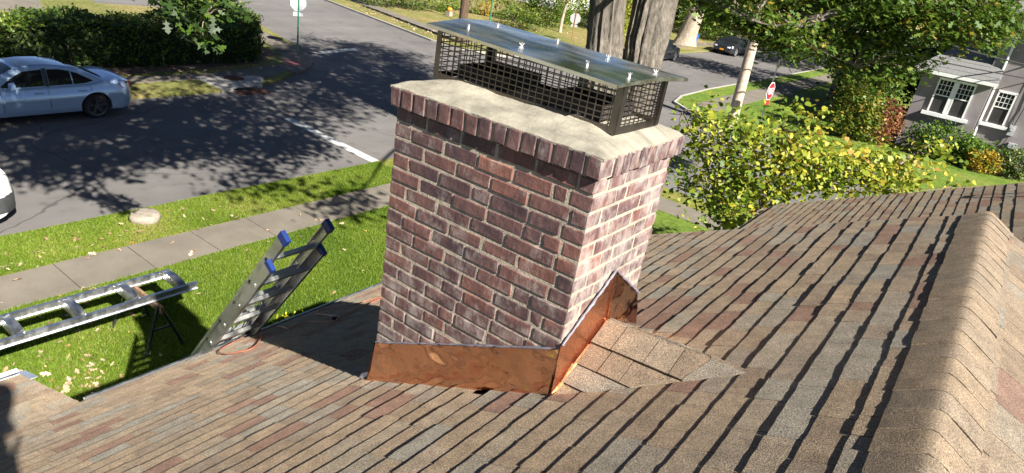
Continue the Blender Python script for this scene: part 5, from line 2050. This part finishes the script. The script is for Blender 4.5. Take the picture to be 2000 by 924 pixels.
def in_view(q, margin=0):
    c = RM @ (np.array(q) - CN)
    if c[2] < 0.3:
        return False
    u, v = 1000 + 1300 * c[0] / c[2], 462 + 1300 * c[1] / c[2]
    return -margin < u < 2000 + margin and -margin < v < 924 + margin


# giant double-trunked oak between the chimney and the crossing
oak = root('oak_tree', (-6.55, 12.9, GZ), 'huge old tree with two furrowed grey trunks behind the chimney cage', 'tree')
stem_mesh([(-6.62, 12.72, GZ - 0.2), (-6.72, 12.62, -4.4), (-6.80, 12.56, -3.0), (-6.84, 12.50, -1.6), (-7.05, 12.70, -0.8), (-7.35, 12.65, 1.2), (-8.1, 12.0, 5.2)],
          [0.95, 0.66, 0.52, 0.43, 0.42, 0.39, 0.24], 64, 2, 0.12, 10, oak)
stem_mesh([(-6.42, 13.0, GZ - 0.2), (-6.28, 12.98, -4.4), (-6.16, 13.0, -3.0), (-6.09, 13.06, -1.45), (-6.24, 13.34, -0.66), (-6.22, 13.62, 1.2), (-5.0, 13.6, 5.4)],
          [0.95, 0.66, 0.52, 0.44, 0.49, 0.47, 0.30], 64, 3, 0.12, 10, oak)
bough = [(-5.75, 13.95, 2.2), (-5.95, 14.0, 1.2), (-5.70, 14.27, 0.45), (-4.97, 14.61, 0.13), (-4.25, 14.96, -0.07), (-3.60, 15.45, -0.02), (-3.14, 15.88, 0.25), (-2.35, 16.73, 0.89), (-1.6, 17.3, 1.3)]
stem_mesh(bough, [0.30, 0.30, 0.29, 0.27, 0.26, 0.25, 0.19, 0.12, 0.06], 20, 6, 0.07, 5, oak, 'bough')
stem_mesh([(-3.75, 15.30, -0.05), (-3.35, 15.9, -0.35), (-2.9, 16.6, -0.55), (-2.3, 17.4, -0.75)], [0.12, 0.09, 0.06, 0.03], 12, 8, 0.05, 5, oak, 'bough')
stem_mesh([(-4.4, 14.9, 0.0), (-4.3, 15.3, 0.6), (-4.0, 15.8, 1.3)], [0.10, 0.08, 0.05], 12, 9, 0.05, 5, oak, 'bough')
ell_out = [((-4.5, 11.0, 7.4), (5.0, 5.5, 2.4)), ((-7.5, 15.5, 7.0), (4.0, 4.2, 2.2)), ((-10.0, 8.0, 6.6), (3.2, 5.0, 1.9)), ((-0.9, 4.4, 2.4), (1.3, 1.5, 0.5))]
cl1, _ = crown(oak, ell_out, 215, 200, (0.50, 0.50, 0.28), 0.17, LEAF6, 'oakleaf', 41, 0.45, 0.18, 0.7, 0.35, 0.7, keep=lambda q: not in_view(q, 70) or q[2] > 1.6)
limbs_to(oak, [(-8.1, 12.0, 4.2), (-5.0, 14.3, 4.4), (-7.35, 12.65, 1.2), (-6.05, 13.7, 1.2)], cl1[::2], 0.10, 0.02, 'limb', 'twig', 6, 0.3, 5)
stem_mesh([(-6.48, 12.85, -4.0), (-6.48, 12.85, -2.4), (-6.52, 12.90, -1.7), (-6.56, 12.94, -1.15)], [0.5, 0.42, 0.28, 0.06], 32, 5, 0.12, 8, oak, 'trunk_crotch')
# the part of its crown that hangs into the picture on the right
ell_in = [((-2.8, 17.6, 0.95), (2.3, 2.2, 0.9)), ((-0.9, 18.2, 0.75), (1.6, 1.6, 0.75)), ((-3.7, 16.9, -0.35), (1.2, 1.0, 0.5)), ((-1.9, 18.2, -0.55), (1.2, 1.0, 0.8)),
          ((-5.9, 16.9, 0.35), (1.3, 0.9, 0.5)), ((-5.2, 16.7, 0.0), (1.2, 0.8, 0.35)), ((-4.3, 16.7, -0.25), (1.0, 0.9, 0.4)), ((-4.6, 14.4, 0.75), (1.0, 0.6, 0.25)), ((-5.2, 16.8, 0.1), (1.3, 0.8, 0.4)), ((-4.4, 16.8, -0.2), (1.1, 0.9, 0.45)), ((-4.9, 14.3, 0.15), (1.0, 0.25, 0.22)), ((-3.2, 15.1, -0.1), (0.9, 0.3, 0.25)), ((-0.2, 18.6, 1.0), (0.9, 1.0, 0.75))]
cl2, _ = crown(oak, ell_in, 680, 46, (0.25, 0.25, 0.17), 0.15, OAK, 'oakleaf', 42, 0.50, 0.2, 0.5, 0.25, None, 'crown')
limbs_to(oak, [Vector(b_) for b_ in bough[3:]] + [Vector((-2.9, 16.6, -0.55)), Vector((-2.3, 17.4, -0.75)), Vector((-4.0, 15.8, 1.3))], cl2[::3], 0.030, 0.006, 'limb', 'twig', 5, 0.12, 6)

# second oak: trunk left of the picture, its crown shades the street, one spray hangs into view
oak2 = root('oak_tree', (-9.2, -5.6, GZ), 'oak whose low leafy spray hangs in front of the hedge at the top', 'tree')
stem_mesh([(-9.2, -5.6, GZ - 0.2), (-9.15, -5.55, -4.6), (-9.0, -5.3, -2.0), (-8.4, -4.2, 1.0), (-7.4, -1.5, 2.8), (-6.6, 1.5, 3.2)], [0.7, 0.45, 0.38, 0.33, 0.24, 0.12], 28, 12, 0.07, 6, oak2)
cl3, _ = crown(oak2, [((-6.6, 2.2, 3.4), (4.0, 4.4, 2.2)), ((-4.6, 5.6, 3.6), (2.6, 2.6, 1.6)), ((-11.5, 5.0, 4.6), (1.8, 4.4, 1.2))], 160, 200, (0.48, 0.48, 0.28), 0.17, LEAF6, 'oakleaf', 43, 0.45, 0.18, 0.7, 0.3, 0.8, keep=lambda q: not in_view(q, 90))
limbs_to(oak2, [(-8.4, -4.2, 1.0), (-7.4, -1.5, 2.8), (-6.6, 1.5, 3.2)], cl3[::2], 0.09, 0.02, 'limb', 'twig', 6, 0.3, 7)
spray = [(-6.6, 1.5, 3.2), (-6.5, 1.75, 1.6), (-6.35, 1.9, 0.4), (-6.15, 1.95, -0.15), (-5.95, 1.98, -0.45)]
stem_mesh(spray, [0.06, 0.045, 0.03, 0.015, 0.006], 8, 14, 0.03, 4, oak2, 'bough', 'twig')
g_ = np.random.default_rng(44)
sc_ = np.array([(-6.55, 1.60, -0.22), (-6.40, 1.72, -0.36), (-6.30, 1.80, -0.20), (-6.18, 1.88, -0.40), (-6.08, 1.95, -0.22), (-5.98, 1.98, -0.50), (-5.90, 2.02, -0.36), (-5.82, 2.08, -0.22),
                (-6.02, 1.9, -0.60), (-5.76, 2.10, -0.34), (-6.45, 1.66, -0.10), (-6.22, 1.82, -0.08), (-5.95, 2.0, -0.06), (-6.7, 1.5, -0.12), (-6.1, 1.9, -0.3), (-6.3, 1.78, -0.32), (-5.86, 1.9, -0.62)])
p_ = clump(sc_, 5, (0.09, 0.09, 0.075), g_)
V, kk = leaves(p_, 0.14, OAK, 0.35, 0.2, g_)
q_ = clump(sc_, 17, (0.10, 0.10, 0.085), g_)
V2, k2 = leaves(q_, 0.14, OAK, 0.35, 0.2, g_)
flat_mesh('crown', V2, k2, tint_for(q_, g_, 0.55, 0.2), 'darkleaf', oak2)  # this and the next darkened: shade on the spray put into leaf colour
flat_mesh('crown', V, kk, tint_for(p_, g_, 0.28, 0.22), 'oakleaf', oak2)
limbs_to(oak2, [Vector(s_) for s_ in spray[2:]], sc_, 0.010, 0.003, 'limb', 'twig', 4, 0.03, 9)

# yellowing small tree just beyond the house wing
rbud = root('redbud_tree', (-2.05, 9.6, GZ), 'small tree with heart-shaped yellow green leaves just behind the roof', 'tree')
TB = [(-2.05, 9.6, GZ - 0.1), (-2.0, 9.65, -4.4), (-1.9, 9.75, -3.5), (-1.7, 9.95, -2.9)]
stem_mesh(TB, [0.13, 0.10, 0.085, 0.06], 14, 15, 0.05, 5, rbud, 'trunk', 'twig')
bs = [[(-1.9, 9.75, -3.5), (-2.4, 9.5, -2.7), (-2.9, 9.3, -2.0), (-3.3, 9.2, -1.45)], [(-1.9, 9.75, -3.5), (-2.3, 9.3, -2.9), (-2.8, 8.9, -2.6)], [(-1.7, 9.95, -2.9), (-1.6, 10.2, -2.2), (-1.9, 10.4, -1.5)],
      [(-1.7, 9.95, -2.9), (-1.0, 10.6, -2.4), (-0.2, 11.3, -2.0), (0.5, 12.0, -1.75)], [(-1.0, 10.6, -2.4), (-0.1, 11.6, -2.35), (0.8, 12.4, -2.1), (1.45, 13.0, -1.95)], [(-0.2, 11.3, -2.0), (0.1, 11.7, -1.6), (0.3, 12.2, -1.35)]]
for i, b_ in enumerate(bs):
    stem_mesh(b_, [0.045 * (1 - 0.75 * k_ / (len(b_) - 1)) for k_ in range(len(b_))], 8, 60 + i, 0.03, 5, rbud, 'bough', 'twig')
ells = [((-2.35, 9.4, -2.1), (0.95, 1.0, 1.05)), ((-1.5, 10.1, -1.9), (1.1, 1.1, 0.85)), ((-0.6, 10.9, -2.0), (1.0, 1.0, 0.65)), ((0.05, 11.5, -1.95), (0.65, 0.8, 0.45)), ((0.55, 12.0, -1.50), (0.6, 0.4, 0.12)),
        ((1.0, 12.6, -2.28), (0.55, 0.5, 0.14)), ((-1.9, 9.6, -3.0), (0.8, 0.7, 0.6)), ((-3.0, 9.2, -1.75), (0.35, 0.4, 0.5))]
cl4, _ = crown(rbud, ells, 285, 26, (0.175, 0.175, 0.135), 0.084, HEART, 'redbud', 45, 0.44, 0.22, 0.35, 0.15, tx=lambda p: 0.07 * (p[:, 0] + 1.0))
limbs_to(rbud, [Vector(q) for b_ in bs for q in b_], cl4[::2], 0.012, 0.003, 'limb', 'twig', 4, 0.05, 10)


# hedge with its corner turning along the cross street
def hedge(name, segs, label, mats, n, seed, size=0.085):
    g2 = np.random.default_rng(seed)
    rt = root(name, (*segs[0][0], GZ), label, 'hedge')
    allp, tt = [], []
    core_ = MB()
    for (a, b, w, h0, h1) in segs:
        a2, b2 = np.array(a), np.array(b)
        L = np.linalg.norm(b2 - a2)
        d = (b2 - a2) / L
        s = np.array([-d[1], d[0]])
        k_ = int(n * L / sum(np.linalg.norm(np.array(q[1]) - np.array(q[0])) for q in segs))
        u = g2.uniform(-0.1, L + 0.1, k_)
        face = g2.choice(4, k_, p=(0.40, 0.14, 0.40, 0.06))
        hh = h0 + (h1 - h0) * u / L + 0.10 * np.sin(u * 1.7) + 0.07 * np.sin(u * 4.1 + 1)
        side = np.where(face == 0, w / 2, np.where(face == 1, -w / 2, g2.uniform(-w / 2, w / 2, k_)))
        z = np.where(face == 2, hh, g2.uniform(0.08, 1, k_) * hh)
        endm = face == 3
        u = np.where(endm, np.where(g2.random(k_) < 0.5, -0.05, L + 0.05), u)
        rnd = 1 - 0.25 * (z / hh) ** 3
        side = side * np.where(face == 2, 0.97, rnd) + 0.10 * g2.normal(size=k_) + 0.10 * np.sin(u * 2.3) * np.sign(side)
        z = z + 0.07 * g2.normal(size=k_)
        pt = a2[None] + d[None] * u[:, None] + s[None] * side[:, None]
        allp.append(np.c_[pt, GZ + np.clip(z, 0.05, None)])
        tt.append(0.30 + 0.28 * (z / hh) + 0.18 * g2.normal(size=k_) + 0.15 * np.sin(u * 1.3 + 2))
        q = s * (w / 2 - 0.20)
        c0, c1 = a2 + d * 0.15, b2 - d * 0.15
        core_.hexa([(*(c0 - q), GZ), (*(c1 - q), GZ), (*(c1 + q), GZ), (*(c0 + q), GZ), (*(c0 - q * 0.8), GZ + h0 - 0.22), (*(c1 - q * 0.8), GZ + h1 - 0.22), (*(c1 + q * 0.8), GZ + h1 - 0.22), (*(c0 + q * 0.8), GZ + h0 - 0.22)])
        st = MB()
        for i in range(int(L / 0.22)):
            t_ = g2.uniform(0, L)
            pp = a2 + d * t_ + s * (w / 2 - 0.22) * (1 if g2.random() < 0.8 else -1)
            pq = pp + g2.normal(size=2) * 0.12
            st.tube([(pp[0], pp[1], GZ), (pq[0], pq[1], GZ + 0.8)], [0.028, 0.012], 5, False)
        st.build('stems', 'twig', rt)['kind'] = 'stuff'
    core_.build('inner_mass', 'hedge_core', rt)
    pts = np.concatenate(allp)
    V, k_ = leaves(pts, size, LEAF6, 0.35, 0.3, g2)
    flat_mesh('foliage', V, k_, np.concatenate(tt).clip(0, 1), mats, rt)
    return rt


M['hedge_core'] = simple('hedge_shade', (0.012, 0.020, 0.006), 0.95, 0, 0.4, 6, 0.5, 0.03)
hedge('hedge', [((-24.9, -4.0), (-24.9, 14.6), 2.3, 1.62, 1.42), ((-25.4, 14.4), (-34.0, 17.4), 2.2, 1.45, 1.55)], 'long clipped green hedge along the far side of the street', 'hedge', 90000, 51, 0.10)


def shrub(loc, r, label, mat, seed, n=60, per=26, size=0.13, name='shrub', cat='shrub', group=None, shape=LEAF6, base=0.5, stems=4):
    rt = root(name, (*loc, GZ), label, cat, group)
    c = (loc[0], loc[1], GZ + r[2] * 0.92)
    crown(rt, [(c, r)], n, per, (r[0] * 0.16, r[1] * 0.16, r[2] * 0.16), size, shape, mat, seed, base, 0.2, 0.5, 0.45, 0.9, 'foliage')
    m_ = MB()
    rr = random.Random(seed)
    for i in range(stems):
        m_.tube([(loc[0] + rr.uniform(-.1, .1), loc[1] + rr.uniform(-.1, .1), GZ - 0.05), (loc[0] + rr.uniform(-.5, .5) * r[0], loc[1] + rr.uniform(-.5, .5) * r[1], GZ + r[2] * 1.1)], [0.04, 0.015], 5, False)
    o = m_.build('stems', 'twig', rt)
    o['kind'] = 'stuff'
    return rt


GF = 'shrubs on the lawn across the crossing'
shrub((-39.9, 35.6), (1.7, 1.5, 0.95), 'dark rounded shrub furthest left on the lawn across the crossing', 'hedge', 101, 90, 30, 0.13, group=GF)
shrub((-38.9, 38.4), (2.0, 1.6, 1.15), 'dark rounded shrub second from left across the crossing', 'hedge', 102, 110, 30, 0.13, group=GF)
shrub((-38.3, 41.6), (1.6, 1.3, 0.9), 'leggy mixed shrub left of the pumpkin', 'bright_shrub', 103, 70, 24, 0.13, group=GF)
shrub((-36.6, 45.0), (0.75, 0.75, 1.25), 'narrow golden yellow shrub right of the dark pole', 'gold_shrub', 104, 50, 26, 0.11, group=GF)
shrub((-37.6, 44.4), (0.9, 0.9, 1.5), 'green upright shrub right beside the dark pole', 'bright_shrub', 105, 60, 26, 0.13, group=GF)
shrub((-34.8, 46.8), (2.2, 2.0, 1.9), 'tall bright green shrub behind the slim green post', 'bright_shrub', 106, 150, 30, 0.15, group=GF)
shrub((-32.4, 48.4), (2.3, 2.0, 2.0), 'largest bright green shrub in front of the white house', 'bright_shrub', 107, 170, 30, 0.15, group=GF)
shrub((-31.4, 43.0), (2.2, 1.5, 0.85), 'low spreading green mound in front of the tall bright shrubs', 'hedge', 108, 110, 28, 0.11, group=GF, base=0.7)
shrub((-33.2, 53.6), (1.8, 1.6, 1.5), 'bright green shrub left of the thin small tree', 'bright_shrub', 109, 110, 28, 0.15, group=GF)
shrub((-31.5, 56.0), (2.6, 2.2, 2.4), 'dark shrub behind the thin small tree', 'darkleaf', 110, 130, 28, 0.17, group=GF)
shrub((-28.4, 53.5), (1.6, 1.6, 1.9), 'yellow green shrub just left of the huge double trunk', 'redbud', 111, 110, 26, 0.17, group=GF)
shrub((-27.9, 70.0), (2.2, 2.2, 2.6), 'light green bush right of the second big trunk', 'bright_shrub', 112, 110, 26, 0.2, group=GF)
shrub((-24.8, 69.0), (2.4, 2.6, 1.9), 'green bush above the black sedan', 'bright_shrub', 113, 110, 26, 0.2, group=GF, base=0.4)
GH = 'shrubs in front of the grey house'
shrub((-0.55, 34.9), (1.5, 0.9, 0.85), 'broad dark green shrub under the double window', 'bright_shrub', 121, 150, 26, 0.12, group=GH, base=0.15)
shrub((0.85, 34.9), (1.0, 0.8, 0.72), 'green shrub under the downspout of the grey house', 'bright_shrub', 122, 90, 26, 0.12, group=GH, base=0.3)
shrub((1.25, 34.4), (0.75, 0.6, 0.5), 'low golden shrub at the lawn edge below the grey wall', 'gold_shrub', 123, 60, 26, 0.10, group=GH, base=0.35)
shrub((2.65, 35.2), (1.0, 0.9, 0.7), 'dark shrub below the electric meter at the right edge', 'hedge', 124, 90, 28, 0.11, group=GH)
shrub((-4.3, 34.0), (1.3, 1.2, 1.5), 'loose green shrub left of the bay with the double window', 'oakleaf', 125, 130, 26, 0.16, group=GH, base=0.75)
shrub((-3.0, 34.6), (0.8, 0.8, 1.1), 'reddish autumn shrub at the corner of the grey bay', 'red_shrub', 126, 60, 26, 0.12, group=GH)

# thin small tree on the far lawn
st_ = root('small_tree', (-29.7, 46.4, GZ), 'thin young tree with sparse leaves on the far lawn', 'tree')
stem_mesh([(-29.7, 46.4, GZ - 0.1), (-29.72, 46.45, -4.3), (-29.6, 46.5, -3.2), (-29.4, 46.5, -1.8)], [0.16, 0.13, 0.11, 0.06], 12, 71, 0.04, 5, st_, 'trunk', 'bark2')
cl, _ = crown(st_, [((-29.5, 46.5, -1.6), (2.2, 2.2, 1.5))], 60, 14, (0.35, 0.35, 0.25), 0.16, LEAF6, 'redbud', 72, 0.4, 0.2, 0.5, 0.3)
limbs_to(st_, [(-29.6, 46.5, -3.2), (-29.4, 46.5, -1.8)], cl, 0.05, 0.012, 'limb', 'bark2', 5, 0.2, 73)

# big pale trunks along the far street
for i, (x, y_, r_, lab) in enumerate(((-24.0, 59.0, 0.85, 'big pale leaning trunk beside the blue bin'), (-24.5, 72.5, 0.75, 'pale trunk partly hidden behind the black sedan'))):
    t_ = root('street_tree', (x, y_, GZ), lab, 'tree', 'big trees along the far street')
    stem_mesh([(x, y_, GZ - 0.2), (x + 0.05, y_, GZ + 0.7), (x + 0.3, y_, GZ + 2.5), (x + 0.75, y_ + 0.2, 1.0), (x + 1.1, y_ + 0.4, 3.5)], [r_ * 1.45, r_ * 1.02, r_ * 0.86, r_ * 0.74, r_ * 0.5], 26, 80 + i, 0.05, 6, t_, 'trunk', 'bark2')
    cl, _ = crown(t_, [((x + 1, y_ + 0.5, 5.5), (5, 5, 3.2))], 150, 40, (0.6, 0.6, 0.4), 0.30, LEAF6, 'oakleaf', 90 + i, 0.4, 0.2, 0.6, 0.4, 0.8)
    limbs_to(t_, [(x + 0.75, y_ + 0.2, 1.0), (x + 1.1, y_ + 0.4, 3.5)], cl[::4], 0.16, 0.03, 'limb', 'bark2', 5, 0.3, 95 + i)

# dark trees and evergreens behind and beside the grey house
for i, (x, y_, r_, h_, mat, lab) in enumerate(((-7.9, 46.5, (3.6, 3.6, 2.8), 1.0, 'darkleaf', 'dark leafy tree shading the path left of the grey house'),
                                               (-5.6, 43.5, (2.4, 2.6, 2.6), -2.6, 'darkleaf', 'dense dark evergreen at the back of the grey bay'),
                                               (-2.6, 45.5, (2.6, 2.6, 3.2), -1.2, 'darkleaf', 'tall dark evergreen rising behind the bay roof'),
                                               (-1.2, 50.0, (3.0, 3.0, 3.5), 1.2, 'red_shrub', 'tree with orange brown leaves behind the grey house corner'),
                                               (-10.0, 62.0, (3.5, 4.0, 3.4), 0.5, 'oakleaf', 'green street tree further along the right sidewalk'))):
    t_ = root('tree', (x, y_, GZ), lab, 'tree', 'trees around the grey house')
    stem_mesh([(x, y_, GZ - 0.2), (x, y_, GZ + 1.2), (x + 0.1, y_, h_), (x + 0.2, y_, h_ + r_[2] * 0.6)], [0.34, 0.26, 0.22, 0.08], 14, 130 + i, 0.05, 4, t_, 'trunk', 'bark')
    cl, _ = crown(t_, [((x, y_, h_), r_)], 150, 36, (r_[0] * 0.13, r_[1] * 0.13, r_[2] * 0.12), 0.24, LEAF6, mat, 140 + i, 0.45, 0.2, 0.5, 0.4)
    limbs_to(t_, [(x + 0.1, y_, h_), (x, y_, GZ + 1.8)], cl[::5], 0.07, 0.02, 'limb', 'bark', 4, 0.2, 150 + i)

# the wooded backdrop of the block, one mass of foliage
g3 = np.random.default_rng(61)
cl = np.concatenate([np.c_[g3.uniform(-75, 30, 900), g3.uniform(84, 104, 900), g3.uniform(GZ, 9.5, 900)], np.c_[g3.uniform(-44, -26, 420), g3.uniform(74, 90, 420), g3.uniform(GZ, 5, 420)],
                     np.c_[g3.uniform(-20, -2, 300), g3.uniform(66, 84, 300), g3.uniform(-3.5, 6.5, 300)]])
p_ = clump(cl, 26, (1.0, 1.0, 0.7), g3)
V, kk = leaves(p_, 0.5, LEAF6, 0.5, 0.3, g3)
wd_ = flat_mesh('woodland', V, kk, tint_for(p_, g3, 0.5, 0.2, None, 26), 'darkleaf', None, 'stuff')
tag(wd_, 'dark wooded backdrop of distant garden trees along the top', 'woods')
